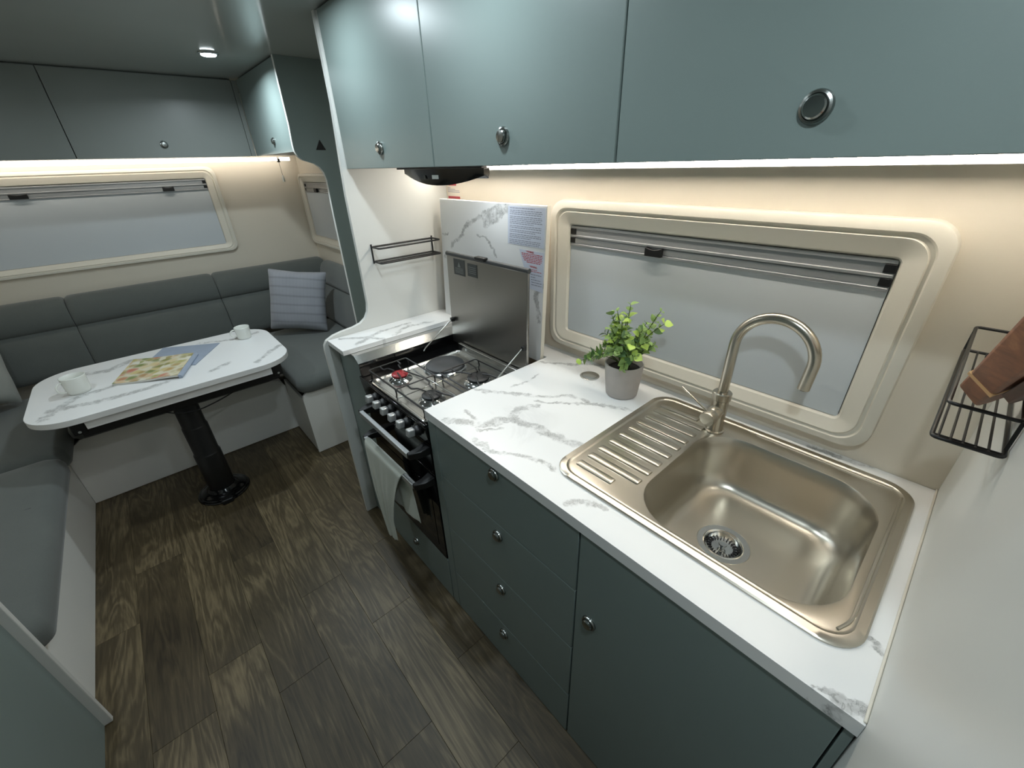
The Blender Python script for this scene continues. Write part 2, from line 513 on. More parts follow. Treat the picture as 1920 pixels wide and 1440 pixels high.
struct(MB().prism([(0.15, -0.142), (XW, -0.142), (XW, -0.102), (0.15, -0.102)], 'z', 0, ZC).build('wall_near', M['laminate']))
struct(MB().box(0.512, XW, -0.1018, -0.098, 0.9302, 0.9345).build('trim_1', M['frame'], bevel=0.0015))

# ------------------------------------------------------------------ windows
def window(name, mp, lat, u0, u1, v0, v1, bu, bl, bt, latches, caps):
    """mp(u, v, d) -> world; opening u0..u1, v0..v1 ; frame border sizes ; d = distance from wall into room"""
    root = bpy.data.objects.new(name, None); COL.objects.link(root); root.location = mp((u0 + u1) / 2, v0 - bl, 0); struct(root)
    cu, cv, hu, hv = (u0 + u1) / 2, (v0 + v1) / 2, (u1 - u0) / 2, (v1 - v0) / 2
    prof = [(1.0, 0.0, 0.055), (0.995, 0.017, 0.055), (0.97, 0.026, 0.052), (0.92, 0.028, 0.05), (0.70, 0.028, 0.047), (0.655, 0.021, 0.047), (0.58, 0.02, 0.045),
            (0.545, 0.0245, 0.044), (0.51, 0.0235, 0.043), (0.47, 0.022, 0.04), (0.08, 0.011, 0.016), (0.0, 0.0, 0.012)]
    loops = []
    for t, d, r in prof:
        bottom, top = bl * t, bt * t
        loops.append([mp(p[0], p[1], d) for p in rr(cu, cv + (top - bottom) / 2, hu + bu * t, hv + (top + bottom) / 2, r, 8)])
    MB().loft(loops, False, False).build('window_frame', M['frame'], root, smooth=28)
    B = lambda a, b, c, d, e, f: MB().loft([[mp(p[0], p[1], e) for p in ((a, c), (b, c), (b, d), (a, d))], [mp(p[0], p[1], f) for p in ((a, c), (b, c), (b, d), (a, d))]])
    B(u0 + 0.001, u1 - 0.001, v0 + 0.001, v1 - 0.05, 0.0005, 0.003).build('blind_sheet', M['blind'], root, smooth=0)
    B(u0 + 0.001, u1 - 0.001, v1 - 0.05, v1 - 0.001, 0.0004, 0.0015).build('blind_pocket', M['alu'], root, smooth=0)
    for z0, z1, d in ((v1 - 0.0375, v1 - 0.030, 0.008), (v1 - 0.066, v1 - 0.058, 0.008), (v1 - 0.0095, v1 - 0.001, 0.006)):
        B(u0 + 0.002, u1 - 0.002, z0, z1, 0.001, d).build('blind_rail', M['alu'], root, bevel=0.0015)
    B(u0 + 0.012, u1 - 0.012, v1 - 0.056, v1 - 0.040, 0.001, 0.005).build('pull_bar', M['alu'], root, bevel=0.001)
    for a, b in caps:
        B(a, b, v1 - 0.028, v1 - 0.010, 0.001, 0.007).build('end_cap', M['black'], root, bevel=0.001)
        B(a, b, v1 - 0.056, v1 - 0.039, 0.001, 0.007).build('end_cap', M['black'], root, bevel=0.001)
    for a, b in latches:
        n_ = 9; top = [(a + (b - a) * i / (n_ - 1), v1 - 0.036 - 0.006 * math.sin(PI * i / (n_ - 1))) for i in range(n_)]
        poly = top + [(b, v1 - 0.062), (a, v1 - 0.062)]
        MB().loft([[mp(p[0], p[1], 0.006) for p in poly], [mp(p[0], p[1], 0.02) for p in poly]]).build('latch', M['black'], root, bevel=0.002)
    # flat black strip drawn as shade in the gap round the opening edge
    g = []
    for t, d in ((0.0, 0.0006), (-0.0035, 0.0006)):
        g.append([mp(p[0], p[1], d) for p in rr(cu, cv, hu + t, hv + t, 0.012, 8)])
    MB().loft(g, False, False).build('shadow_gap', M['black'], root, smooth=0)
    return root
mr = lambda u, v, d: (XW - d, u, v)
mf = lambda u, v, d: (u, YF - d, v)
window('window_1', mr, 'y', 0.113, 0.981, 1.027, 1.402, 0.075, 0.06, 0.08, [(0.628, 0.682)], [(0.114, 0.134), (0.960, 0.980)])
window('window_2', mf, 'x', -0.86, 0.532, 1.137, 1.555, 0.068, 0.05, 0.075, [(-0.40, -0.325), (0.285, 0.345)], [(0.512, 0.531), (-0.859, -0.84)])
window('window_3', mr, 'y', 2.72, 3.632, 1.127, 1.504, 0.055, 0.06, 0.06, [(3.36, 3.41)], [(3.612, 3.631), (2.721, 2.74)])

# ------------------------------------------------------------------ knobs
def knob(parent, c, ax, r=0.0165):
    """push-lock knob: rosette ring and domed button"""
    m = MB().lathe(c, [(r * 1.18, 0), (r * 1.18, 0.003), (r * 1.1, 0.006), (r * 0.92, 0.0072), (r * 0.86, 0.0058), (r * 0.84, 0.0058), (r * 0.82, 0.0105), (r * 0.70, 0.0126), (r * 0.3, 0.0132)], 28, ax)
    return m.build('knob', M['knobmetal'], parent, smooth=30)
def panel(parent, name, x0, x1, y0, y1, z0, z1, mat, bev=0.0015):
    return MB().box(x0, x1, y0, y1, z0, z1).build(name, mat, parent, bevel=bev)

# ------------------------------------------------------------------ kitchen base cabinets
XF = 0.514
t = thing('drawer_unit', 'sage grey base cabinet of four drawers beside the oven', 'cabinet', (0.8, 0.672, 0))
panel(t, 'body', XF + 0.02, 1.14, 0.388, 1.004, 0.002, 0.898, M['gap'], 0)
panel(t, 'filler', XF, XF + 0.018, 0.9605, 1.003, 0.003, 0.899, M['paint'])
for z0, z1, zk in ((0.694, 0.8985, 0.874), (0.4575, 0.6915, 0.645), (0.2165, 0.455, 0.404), (0.003, 0.214, 0.165)):
    d = panel(t, 'drawer', XF, XF + 0.018, 0.3875, 0.9585, z0, z1, M['paint'])
    knob(d, (XF, 0.675, zk), (-1, 0, 0))
t = thing('sink_cabinet', 'dark sage base cabinet with one wide door under the sink', 'cabinet', (0.8, 0.145, 0))
panel(t, 'side_panel', XF + 0.02, 1.14, 0.369, 0.385, 0.002, 0.898, M['gap'], 0)
panel(t, 'side_panel', XF + 0.02, 1.14, -0.096, -0.08, 0.002, 0.898, M['gap'], 0)
panel(t, 'base_panel', XF + 0.02, 1.14, -0.08, 0.369, 0.002, 0.02, M['gap'], 0)
d = panel(t, 'door', XF, XF + 0.018, -0.0855, 0.3825, 0.003, 0.8985, M['paint'])
knob(d, (XF, 0.340, 0.626), (-1, 0, 0))
panel(t, 'filler', XF, XF + 0.018, -0.1005, -0.0885, 0.003, 0.8985, M['paint'])
t = thing('oven_surround', 'grey paint surround holding the cooker with a low drawer beneath', 'cabinet', (0.8, 1.25, 0))
d = panel(t, 'drawer', XF, XF + 0.018, 1.008, 1.497, 0.003, 0.232, M['paint'])
knob(d, (XF, 1.273, 0.12), (-1, 0, 0))
MB().prism([(1.502, 0.002), (1.502, 0.9155), (1.5045, 0.9165), (1.5365, 0.9375), (1.7235, 0.9375), (1.7235, 0.002)], 'x', XF + 0.004, XF + 0.022).build('stile', M['paint'], t, bevel=0.001)
panel(t, 'back_panel', 1.0, 1.02, 1.02, 1.49, 0.003, 0.85, M['gap'], 0)
panel(t, 'side_panel', 0.545, 1.02, 1.5005, 1.518, 0.003, 0.895, M['gap'], 0)

# worktop with sink cut-out
X0, ZT = 0.509, 0.93
m = MB()
HX0, HX1, HY0, HY1 = 0.61, 1.045, -0.048, 0.53
for a in ((X0, XW - 0.001, HY1, 1.0045), (X0, XW - 0.001, -0.1015, HY0), (X0, HX0, HY0, HY1), (HX1, XW - 0.001, HY0, HY1), (1.056, XW - 0.001, 1.0045, 1.10)):
    m.box(a[0], a[1], a[2], a[3], 0.9, ZT)
tag(m.build('worktop', M['marble'], smooth=0), 'long white veined laminate worktop holding sink and potted plant', 'worktop')
# ------------------------------------------------------------------ sink
sk = thing('kitchen_sink', 'brushed steel inset sink with ribbed drainer and one deep bowl', 'sink', (0.849, 0.2365, ZT))
cx, cy, hx, hy = 0.849, 0.2365, 0.2585, 0.3115
def zl(pts, z): return [(p[0], p[1], z) for p in pts]
N8 = 9
loops = [zl(rr(cx, cy, hx, hy, 0.058, N8), 0.9302), zl(rr(cx, cy, hx, hy, 0.058, N8), 0.9335), zl(rr(cx, cy, hx - 0.003, hy - 0.003, 0.056, N8), 0.9358),
         zl(rr(cx, cy, hx - 0.016, hy - 0.016, 0.046, N8), 0.9362), zl(rr(cx, cy, hx - 0.019, hy - 0.019, 0.043, N8), 0.9336), zl(rr(cx, cy, hx - 0.023, hy - 0.023, 0.04, N8), 0.9328),
         zl(rr(cx, cy, hx - 0.026, hy - 0.026, 0.04, N8), 0.9334)]
bx, by, bhx, bhy = 0.8275, 0.157, 0.2065, 0.193
for ins, z, r in ((-0.004, 0.9334, 0.108), (0.0, 0.9322, 0.105), (0.003, 0.927, 0.102), (0.008, 0.90, 0.098), (0.018, 0.83, 0.09), (0.022, 0.812, 0.088), (0.030, 0.797, 0.082), (0.042, 0.788, 0.074), (0.058, 0.7845, 0.06), (0.08, 0.7838, 0.05)):
    loops.append(zl(rr(bx, by, bhx - ins, bhy - ins, r, N8), z))
dcx, dcy = 0.815, 0.190
loops.append(zl(rr(dcx, dcy, 0.059, 0.059, 0.059, N8), 0.783))
loops.append(zl(rr(dcx, dcy, 0.057, 0.057, 0.057, N8), 0.7805))
MB().loft(loops, False, False).build('sink_body', M['steel'], sk, smooth=35)
rx = [0.654, 0.698, 0.741, 0.787, 0.832, 0.877, 0.918, 0.960, 1.004, 1.041]
for i, xr in enumerate(rx):
    y0 = 0.405 if i == 0 else (0.392 if i == 9 else 0.361)
    lp = [zl(rr(xr, (y0 + 0.509) / 2, 0.0112 - ins, (0.509 - y0) / 2 - ins, 0.0035, 3), z) for ins, z in ((0, 0.9332), (0.001, 0.9366), (0.004, 0.9378))]
    MB().loft(lp, False, True).build('drainer_ridge', M['steel'], sk, smooth=35)
# stamped double bead along back and near end
for pts in ([(1.085, 0.27), (1.085, -0.036)], [(1.078, 0.25), (1.078, -0.034)]):
    MB().tube([(p[0], p[1], 0.9332) for p in pts], 0.0022, 8).build('pressed_bead', M['steel'], sk)
MB().tube(arc_pts([(1.06, -0.052, 0.9328), (0.66, -0.052, 0.9328), (0.63, -0.04, 0.9328)], 0.03), 0.003, 8).build('pressed_bead', M['steel'], sk)
dr = MB().lathe((dcx, dcy, 0.7785), [(0.0585, 0.002), (0.0575, 0.004), (0.045, 0.0035), (0.043, 0.0055), (0.0415, 0.004), (0.0395, -0.003), (0.036, -0.006)], 40, cap0=False, cap1=False).build('drain', M['steelhob'], sk)
MB().lathe((dcx, dcy, 0.7785), [(0.0385, -0.0015), (0.0375, 0.0012), (0.0365, -0.001), (0.032, -0.007), (0.022, -0.009), (0.0, -0.0085)], 40, cap0=False, cap1=False).build('strainer_basket', M['chrome'], dr)
MB().lathe((dcx, dcy, 0.7705), [(0.006, 0), (0.006, 0.007), (0.0095, 0.009), (0.009, 0.0125), (0.0, 0.0135)], 20, cap0=False, cap1=False).build('strainer_knob', M['chrome'], dr)
m = MB()
for i in range(24):
    a = 2 * PI * i / 24
    u = Vector((math.cos(a), math.sin(a), 0)); vv = Vector((-math.sin(a), math.cos(a), 0))
    m.obox(Vector((dcx, dcy, 0.7722)) + u * 0.0285, u, vv, (0, 0, 1), 0.0048, 0.0009, 0.0016)
m.build('strainer_slots', M['black'], dr, smooth=0, props={'kind': 'stuff'})
# ------------------------------------------------------------------ tap
TX, TY = 1.026, 0.342
tp = thing('kitchen_tap', 'brushed nickel gooseneck mixer tap at the back of the sink', 'tap', (TX, TY, 0.9335))
MB().lathe((TX, TY, 0.9335), [(0.0255, 0), (0.0255, 0.005), (0.0215, 0.0065), (0.0205, 0.03), (0.0205, 0.097), (0.0235, 0.10), (0.0235, 0.118), (0.021, 0.1205), (0.0145, 0.121)], 32).build('tap_body', M['steeltap'], tp)
R_ = 0.085; zc = 1.188
pts = [(TX, TY, 1.04), (TX, TY, 1.10), (TX, TY, 1.15)]
dxs = Vector((-0.04, -1, 0)).normalized()
for i in range(25):
    a = PI * i / 24 * 1.04
    pts.append(Vector((TX, TY, zc)) + dxs * (R_ - R_ * math.cos(a)) + Vector((0, 0, R_ * math.sin(a))))
e = pts[-1]; e0 = pts[-2]; dd = (e - e0).normalized()
pts += [e + dd * 0.02, e + dd * 0.048]
MB().tube(pts, 0.0125, 20).build('spout', M['steeltap'], tp)
MB().tube([pts[-1] - dd * 0.001, pts[-1] + dd * 0.002], 0.0095, 16).build('aerator', M['black'], tp)
MB().lathe((TX - 0.010, TY, 1.000), [(0.0185, 0), (0.0185, 0.026), (0.0178, 0.027), (0.0178, 0.0285)], 28, (-1, 0.05, -0.12)).build('valve_housing', M['steeltap'], tp)
cc = Vector((TX - 0.010, TY, 1.000)) + Vector((-1, 0.05, -0.12)).normalized() * 0.0288
lv = MB().lathe(cc, [(0.0195, 0), (0.0195, 0.022), (0.0187, 0.0235)], 28, (-1, 0.05, -0.12)).build('lever_cap', M['steeltap'], tp)
MB().tube([cc + Vector((-0.012, 0.004, 0.012)), cc + Vector((-0.012, 0.085, 0.058))], [0.0023, 0.0023], 8).build('lever_pin', M['steeltap'], lv)

# ------------------------------------------------------------------ shelf, heat strip, divider panel
o = MB().box(0.484, 1.06, 1.562, 1.7235, 0.942, 0.962).build('side_shelf', M['marble4'], bevel=0.0008, seg=1)
tag(o, 'narrow white veined shelf above the left side of the cooker', 'shelf')
hs = MB().hexa([(0.512, 1.536, 0.9415), (0.512, 1.533, 0.9415), (0.512, 1.4995, 0.918), (0.512, 1.5025, 0.918)], [(1.03, 1.536, 0.9415), (1.03, 1.533, 0.9415), (1.03, 1.4995, 0.918), (1.03, 1.5025, 0.918)])
hs.box(0.512, 1.03, 1.536, 1.562, 0.9395, 0.9415)
o = hs.build('heat_strip', M['steelhob'], smooth=0)
tag(o, 'bent stainless heat strip under the narrow marble shelf', 'strip')
dv = thing('divider_panel', 'white curved divider panel between the cooker and the dinette', 'panel', (0.8, 1.733, 0))
prof = [(0.466, 0.002), (0.468, 0.5), (0.467, 0.92), (0.470, 0.942), (0.482, 0.960), (0.513, 0.974), (0.549, 0.981), (0.605, 0.987), (0.64, 0.996), (0.665, 1.013), (0.68, 1.038), (0.687, 1.075), (0.688, 1.2), (0.688, 1.5),
        (0.693, 1.62), (0.702, 1.80), (0.702, 2.0495), (XW - 0.0005, 2.0495), (XW - 0.0005, 0.002)]
MB().prism(prof, 'y', 1.7245, 1.7425).build('panel_board', M['laminate'], dv, smooth=25)
edge = [(p[0], 1.7335, p[1]) for p in prof[:17]]
m = MB()
lo = []
for i, p in enumerate(edge):
    lo.append([(p[0] - 0.0016, 1.7242, p[2]), (p[0] - 0.0016, 1.7428, p[2]), (p[0] + 0.0002, 1.7428, p[2]), (p[0] + 0.0002, 1.7242, p[2])])
m.loft(lo).build('edge_strip', M['laminate'], dv, smooth=30)

# wing panel at the end of the dinette
wg = thing('wing_panel', 'dark grey curved end panel beside the dinette lockers with black triangle sticker', 'panel', (0.95, 2.44, 0.5))
prof = [(0.762, 2.0495), (0.762, 1.78), (0.757, 1.70), (0.758, 1.672), (0.768, 1.648), (0.785, 1.634), (0.81, 1.626), (0.838, 1.617), (0.862, 1.60), (0.877, 1.575), (0.884, 1.54), (0.881, 1.38), (0.879, 0.56), (1.1475, 0.56), (1.1475, 2.0495)]
MB().prism(prof, 'y', 2.43, 2.448).build('panel_board', M['paint'], wg, smooth=25)
lo = []
for p in prof[:13]:
    lo.append([(p[0] - 0.0016, 2.4297, p[1]), (p[0] - 0.0016, 2.4483, p[1]), (p[0] + 0.0002, 2.4483, p[1]), (p[0] + 0.0002, 2.4297, p[1])])
MB().loft(lo).build('edge_strip', M['laminate'], wg, smooth=30)
MB().prism([(0.862, 1.677), (0.912, 1.676), (0.889, 1.722)], 'y', 2.4288, 2.43).build('triangle_sticker', M['black'], wg, smooth=0)

# ------------------------------------------------------------------ splashback (leans back to the wall)
sp = thing('splashback', 'tall white veined splashback board standing behind the cooker', 'splashback', (1.04, 1.33, 0.93))
def SPp(y, z, d=0.0):
    return (1.029 + (z - 0.93) * 0.0616 + d, y, z)
q = lambda d: [SPp(1.0135, 0.915, d), SPp(1.656, 0.915, d), SPp(1.656, 1.466, d), SPp(1.0155, 1.466, d)]
MB().hexa(q(0), q(0.017)).build('board', M['marble2'], sp, smooth=0, bevel=0.0008, seg=1)
q = lambda d: [SPp(1.0125, 0.915, d), SPp(1.0138, 0.915, d), SPp(1.0157, 1.4675, d), SPp(1.0143, 1.4675, d)]
MB().hexa(q(-0.0004), q(0.0174)).build('edge_strip', M['frame'], sp, smooth=0)
def flat(parent, name, mat, quad, d0, d1):
    a = [SPp(y, z, d0) for y, z in quad]; b = [SPp(y, z, d1) for y, z in quad]
    return MB().hexa(a, b).build(name, mat, parent, smooth=0)
lb = flat(sp, 'instruction_label', M['label'], [(1.021, 1.331), (1.207, 1.331), (1.209, 1.459), (1.0215, 1.460)], -0.0012, -0.0003)
random.seed(3)
m = MB()
zz = 1.452
for ln in range(19):
    r = random.random()
    if ln in (1, 4, 9, 11, 13, 16): zz -= 0.0022
    e = 1.034 + (0.07 * random.random() if ln in (0, 3, 8, 10, 12, 15, 18) else 0.006 * r)
    y = 1.198
    while y > e:
        wl = 0.006 + 0.012 * random.random()
        m.hexa([SPp(y, zz, -0.0013), SPp(max(e, y - wl), zz, -0.0013), SPp(max(e, y - wl), zz + 0.0026, -0.0013), SPp(y, zz + 0.0026, -0.0013)], [SPp(y, zz, -0.0012), SPp(max(e, y - wl), zz, -0.0012), SPp(max(e, y - wl), zz + 0.0026, -0.0012), SPp(y, zz + 0.0026, -0.0012)])
        y -= wl + 0.0022
    zz -= 0.0058
m.build('print', M['print'], lb, smooth=0, props={'kind': 'stuff'})
wl_ = flat(sp, 'warning_label', M['label'], [(1.018, 1.18), (1.085, 1.185), (1.145, 1.318), (1.020, 1.318)], -0.0010, -0.0003)
m = MB(); m2 = MB()
def bars(mm, y0, y1, z, h=0.0028):
    y = y0
    while y > y1:
        w_ = 0.005 + 0.011 * random.random(); e = max(y1, y - w_)
        mm.hexa([SPp(y, z, -0.0012), SPp(e, z, -0.0012), SPp(e, z + h, -0.0012), SPp(y, z + h, -0.0012)], [SPp(y, z, -0.0010), SPp(e, z, -0.0010), SPp(e, z + h, -0.0010), SPp(y, z + h, -0.0010)])
        y -= w_ + 0.002
for i, (a, b) in enumerate(((1.132, 1.027), (1.130, 1.026), (1.126, 1.028), (1.122, 1.027), (1.118, 1.029), (1.104, 1.035))):
    bars(m, a, b, 1.3045 - i * 0.0056)
for i, (a, b) in enumerate(((1.086, 1.05), (1.082, 1.028))):
    bars(m, a, b, 1.253 - i * 0.0056, 0.0022)
for i, (a, b) in enumerate(((1.082, 1.026), (1.08, 1.055), (1.078, 1.03), (1.076, 1.024), (1.076, 1.024))):
    bars(m2, a, b, 1.236 - i * 0.009)
m.build('red_print', M['redprint'], wl_, smooth=0, props={'kind': 'stuff'})
m2.build('print', M['print'], wl_, smooth=0, props={'kind': 'stuff'})
def word(parent, txt, size, y, z, mat, bold=0.0):
    """real lettering laid on the splashback face"""
    cu = bpy.data.curves.new('lettering', 'FONT'); cu.body = txt; cu.size = size; cu.extrude = 0.0001; cu.offset = bold
    cu.align_x = 'CENTER'
    cu.materials.append(mat)
    o = bpy.data.objects.new('lettering', cu); COL.objects.link(o)
    px, py, pz = SPp(y, z, -0.0013)
    mtx = Matrix(((0, 0.0616, -1, px), (-1, 0, 0, py), (0, 1, 0, pz), (0, 0, 0, 1)))
    o.matrix_world = mtx
    o.parent = parent
    o.matrix_parent_inverse = world_of(parent).inverted()
    o.matrix_basis = mtx
    bpy.context.view_layer.update()
    me = bpy.data.meshes.new_from_object(o.evaluated_get(bpy.context.evaluated_depsgraph_get()))
    me.name = 'lettering'
    q_ = bpy.data.objects.new('lettering', me); COL.objects.link(q_)
    q_.parent = parent; q_.matrix_parent_inverse = o.matrix_parent_inverse.copy(); q_.matrix_basis = mtx
    bpy.data.objects.remove(o)
    return q_
word(wl_, 'WARNING:', 0.0095, 1.092, 1.3105, M['redprint'], 0.0002)
word(wl_, 'WARNING:', 0.0095, 1.072, 1.261, M['redprint'], 0.0002)
# sticker on the wall above
st = thing('wall_sticker', 'small white sticker with red print on the wall above the splashback', 'sticker', (XW, 1.66, 1.48))
MB().box(XW - 0.0012, XW - 0.0002, 1.60, 1.715, 1.445, 1.535).build('sticker_sheet', M['wall'], st, smooth=0)
MB().box(XW - 0.0016, XW - 0.0012, 1.622, 1.712, 1.46, 1.4695).build('red_band', M['redprint'], st, smooth=0)
MB().box(XW - 0.0016, XW - 0.0012, 1.645, 1.700, 1.512, 1.519).build('red_heading', M['redprint'], st, smooth=0)
m = MB()
for i, (a, b) in enumerate(((1.69, 1.712), (1.655, 1.712), (1.625, 1.712), (1.622, 1.712))):
    m.box(XW - 0.0015, XW - 0.0012, a, b, 1.502 - i * 0.0055, 1.504 - i * 0.0055)
m.build('print', M['print'], st, smooth=0, props={'kind': 'stuff'})

# ------------------------------------------------------------------ cooker
ck = thing('cooker', 'black and steel gas cooker with grill, oven and raised steel lid', 'cooker', (0.75, 1.25, 0.24))
YA, YB = 1.009, 1.496
panel(ck, 'body', 0.532, 0.985, YA, YB, 0.236, 0.862, M['blackgloss'], 0.002)
panel(ck, 'hob_surround', 0.510, 0.985, 1.428, YB, 0.8622, 0.8705, M['blackgloss'], 0.001)
panel(ck, 'recess_side', 0.512, 0.985, YB - 0.001, YB + 0.003, 0.8622, 0.9175, M['blackgloss'], 0)
panel(ck, 'recess_back', 0.935, 0.95, YA, 1.428, 0.8622, 0.90, M['steelhob'], 0.002)
panel(ck, 'front_lip', 0.503, 0.516, YA, YB, 0.8625, 0.871, M['blackgloss'], 0.002)
# hob tray, pressed with raised rim
tx, ty, thx, thy = 0.725, 1.218, 0.212, 0.208
lp = [zl(rr(tx, ty, thx - i_, thy - i_, max(0.004, r_ - i_), 6), z_) for i_, z_, r_ in ((0, 0.862, 0.03), (0, 0.872, 0.03), (0.003, 0.8745, 0.03), (0.010, 0.8745, 0.03), (0.016, 0.868, 0.035), (0.024, 0.867, 0.04))]
MB().loft(lp, False, True).build('hob_tray', M['steelhob'], ck, smooth=35)
MB().box(0.685, 0.692, 1.03, 1.42, 0.867, 0.8705).build('tray_bead', M['steelhob'], ck, bevel=0.003)
MB().box(0.53, 0.90, 1.232, 1.238, 0.867, 0.8695).build('tray_bead', M['steelhob'], ck, bevel=0.002)
for name_, bxx, byy, rb, capm in (('burner', 0.612, 1.362, 0.030, 'red'), ('burner', 0.612, 1.135, 0.033, 'cap'), ('burner', 0.812, 1.125, 0.041, 'cap')):
    b = MB().lathe((bxx, byy, 0.867), [(rb + 0.016, 0), (rb + 0.014, 0.003), (rb + 0.004, 0.006), (rb - 0.001, 0.012), (rb + 0.002, 0.017), (rb - 0.004, 0.019)], 32).build('burner', M['chrome'], ck)
    MB().lathe((bxx, byy, 0.886), [(rb - 0.001, 0), (rb + 0.001, 0.002), (rb + 0.001, 0.005), (rb - 0.003, 0.0075), (rb - 0.012, 0.0085)], 32).build('burner_cap', M[capm], b)
hp = MB().lathe((0.795, 1.325, 0.867), [(0.088, 0), (0.088, 0.006), (0.083, 0.009), (0.078, 0.008)], 40).build('hot_plate', M['chrome'], ck)
MB().lathe((0.795, 1.325, 0.8752), [(0.077, 0), (0.077, 0.007), (0.074, 0.0095), (0.02, 0.0095), (0.018, 0.0088)], 40).build('plate_disc', M['iron'], hp)
# pan supports
def rod(m, pts, r=0.0031, c=0.006): m.tube(arc_pts(pts, c, 3), r, 6)
ZG = 0.902
m = MB()
m.tube(loop_pts([(0.53, 1.035, ZG), (0.69, 1.035, ZG), (0.69, 1.452, ZG), (0.53, 1.452, ZG)], 0.008, 3), 0.0033, 6, True)
rod(m, [(0.535, 1.236, ZG), (0.69, 1.236, ZG)])
for bxx, byy, ya, yb in ((0.612, 1.362, 1.452, 1.236), (0.612, 1.135, 1.236, 1.035)):
    for sgn, xo in ((-1, 0.575), (1, 0.65)):
        rod(m, [(xo, ya, ZG), (xo, ya - 0.03, ZG - 0.004), (bxx + sgn * 0.022, byy + 0.05, ZG + 0.001), (bxx + sgn * 0.014, byy + 0.012, ZG + 0.001)])
        rod(m, [(xo, yb, ZG), (xo, yb + 0.03, ZG - 0.004), (bxx + sgn * 0.022, byy - 0.05, ZG + 0.001), (bxx + sgn * 0.014, byy - 0.012, ZG + 0.001)])
for px, py in ((0.53, 1.05), (0.53, 1.24), (0.53, 1.44), (0.69, 1.05), (0.69, 1.24), (0.69, 1.44)):
    rod(m, [(px, py, ZG), (px, py - 0.006, 0.885), (px, py, 0.869)])
m.build('pan_support', M['wire'], ck, smooth=50)
m = MB()
m.tube(loop_pts([(0.712, 1.035, ZG), (0.885, 1.035, ZG), (0.885, 1.236, ZG), (0.712, 1.236, ZG)], 0.008, 3), 0.0033, 6, True)
for sgn, xo in ((-1, 0.765), (1, 0.845)):
    rod(m, [(xo, 1.236, ZG), (xo, 1.205, ZG - 0.004), (0.806 + sgn * 0.03, 1.175, ZG + 0.001), (0.806 + sgn * 0.014, 1.14, ZG + 0.001)])
    rod(m, [(xo, 1.035, ZG), (xo, 1.06, ZG - 0.004), (0.806 + sgn * 0.03, 1.085, ZG + 0.001), (0.806 + sgn * 0.014, 1.11, ZG + 0.001)])
for px, py in ((0.712, 1.05), (0.712, 1.22), (0.885, 1.05), (0.885, 1.22)):
    rod(m, [(px, py, ZG), (px, py - 0.006, 0.885), (px, py, 0.869)])
m.build('pan_support', M['wire'], ck, smooth=50)
# front fascia, knobs, doors
MB().hexa([(0.503, YA, 0.861), (0.503, YB, 0.861), (0.512, YB, 0.792), (0.512, YA, 0.792)], [(0.532, YA, 0.861), (0.532, YB, 0.861), (0.532, YB, 0.792), (0.532, YA, 0.792)]).build('control_panel', M['blackgloss'], ck, bevel=0.002)
for yk in (1.362, 1.302, 1.243, 1.185, 1.126, 1.058):
    kb = MB().lathe((0.507, yk, 0.830), [(0.020, 0), (0.0195, 0.006), (0.0165, 0.009), (0.0155, 0.020)], 24, (-1, 0, 0.13)).build('control_knob', M['black'], ck)
    MB().obox((0.476, yk, 0.834), (-1, 0, 0.13), (0, 1, 0), (0.13, 0, 1), 0.0125, 0.0115, 0.0135).build('knob_cap', M['satin'], kb, bevel=0.004)
def door(name, z0, z1, zh, ya, yb):
    d = panel(ck, name, 0.512, 0.531, YA + 0.001, YB - 0.001, z0, z1, M['glass'], 0.002)
    xh = 0.446
    for y, s in ((ya, -1), (yb, 1)):
        m_ = MB()
        m_.loft([[(0.512, y + s * 0.028, zh + 0.016), (0.512, y - s * 0.014, zh + 0.016), (0.512, y - s * 0.014, zh - 0.016), (0.512, y + s * 0.028, zh - 0.016)],
                 [(0.475, y + s * 0.028, zh + 0.013), (0.475, y - s * 0.004, zh + 0.013), (0.475, y - s * 0.004, zh - 0.013), (0.475, y + s * 0.028, zh - 0.013)],
                 [(0.440, y + s * 0.012, zh + 0.011), (0.440, y - s * 0.004, zh + 0.011), (0.440, y - s * 0.004, zh - 0.011), (0.440, y + s * 0.012, zh - 0.011)]])
        m_.build('handle_end', M['black'], d, bevel=0.003)
    MB().box(xh - 0.008, xh + 0.008, ya, yb, zh - 0.0105, zh + 0.0105).build('handle_bar', M['satin'], d, bevel=0.0022)
    return d
door('grill_door', 0.668, 0.788, 0.770, 1.035, 1.395)
door('oven_door', 0.240, 0.664, 0.640, 1.035, 1.415)
MB().box(0.5105, 0.5122, 1.055, 1.45, 0.285, 0.585).build('oven_window', M['glass'], ck, bevel=0.0005)
# lid
def LDp(y, z, d=0.0): return (0.955 + (z - 0.88) * 0.03 + d, y, z)
q = lambda d: [LDp(1.012, 0.885, d), LDp(1.50, 0.885, d), LDp(1.50, 1.268, d), LDp(1.012, 1.268, d)]
ld = MB().hexa(q(0), q(0.012)).build('lid', M['steellid'], ck, bevel=0.004)
MB().tube([LDp(1.010, 1.272, 0.006), LDp(1.502, 1.272, 0.006)], 0.009, 12).build('lid_edge_bar', M['iron'], ld)
MB().box(0.951, 0.975, 1.232, 1.29, 1.274, 1.288).build('lid_catch', M['black'], ld, bevel=0.004)
for (ya, yb, za, zb) in ((1.373, 1.448, 1.196, 1.259), (1.292, 1.354, 1.203, 1.252)):
    lbm = MB().hexa([LDp(ya, za, -0.0012), LDp(yb, za, -0.0012), LDp(yb, zb, -0.0012), LDp(ya, zb, -0.0012)], [LDp(ya, za, -0.0002), LDp(yb, za, -0.0002), LDp(yb, zb, -0.0002), LDp(ya, zb, -0.0002)]).build('lid_label', M['greylabel'], ld, smooth=0)
m = MB()
yt, zt2 = 1.411, 1.236
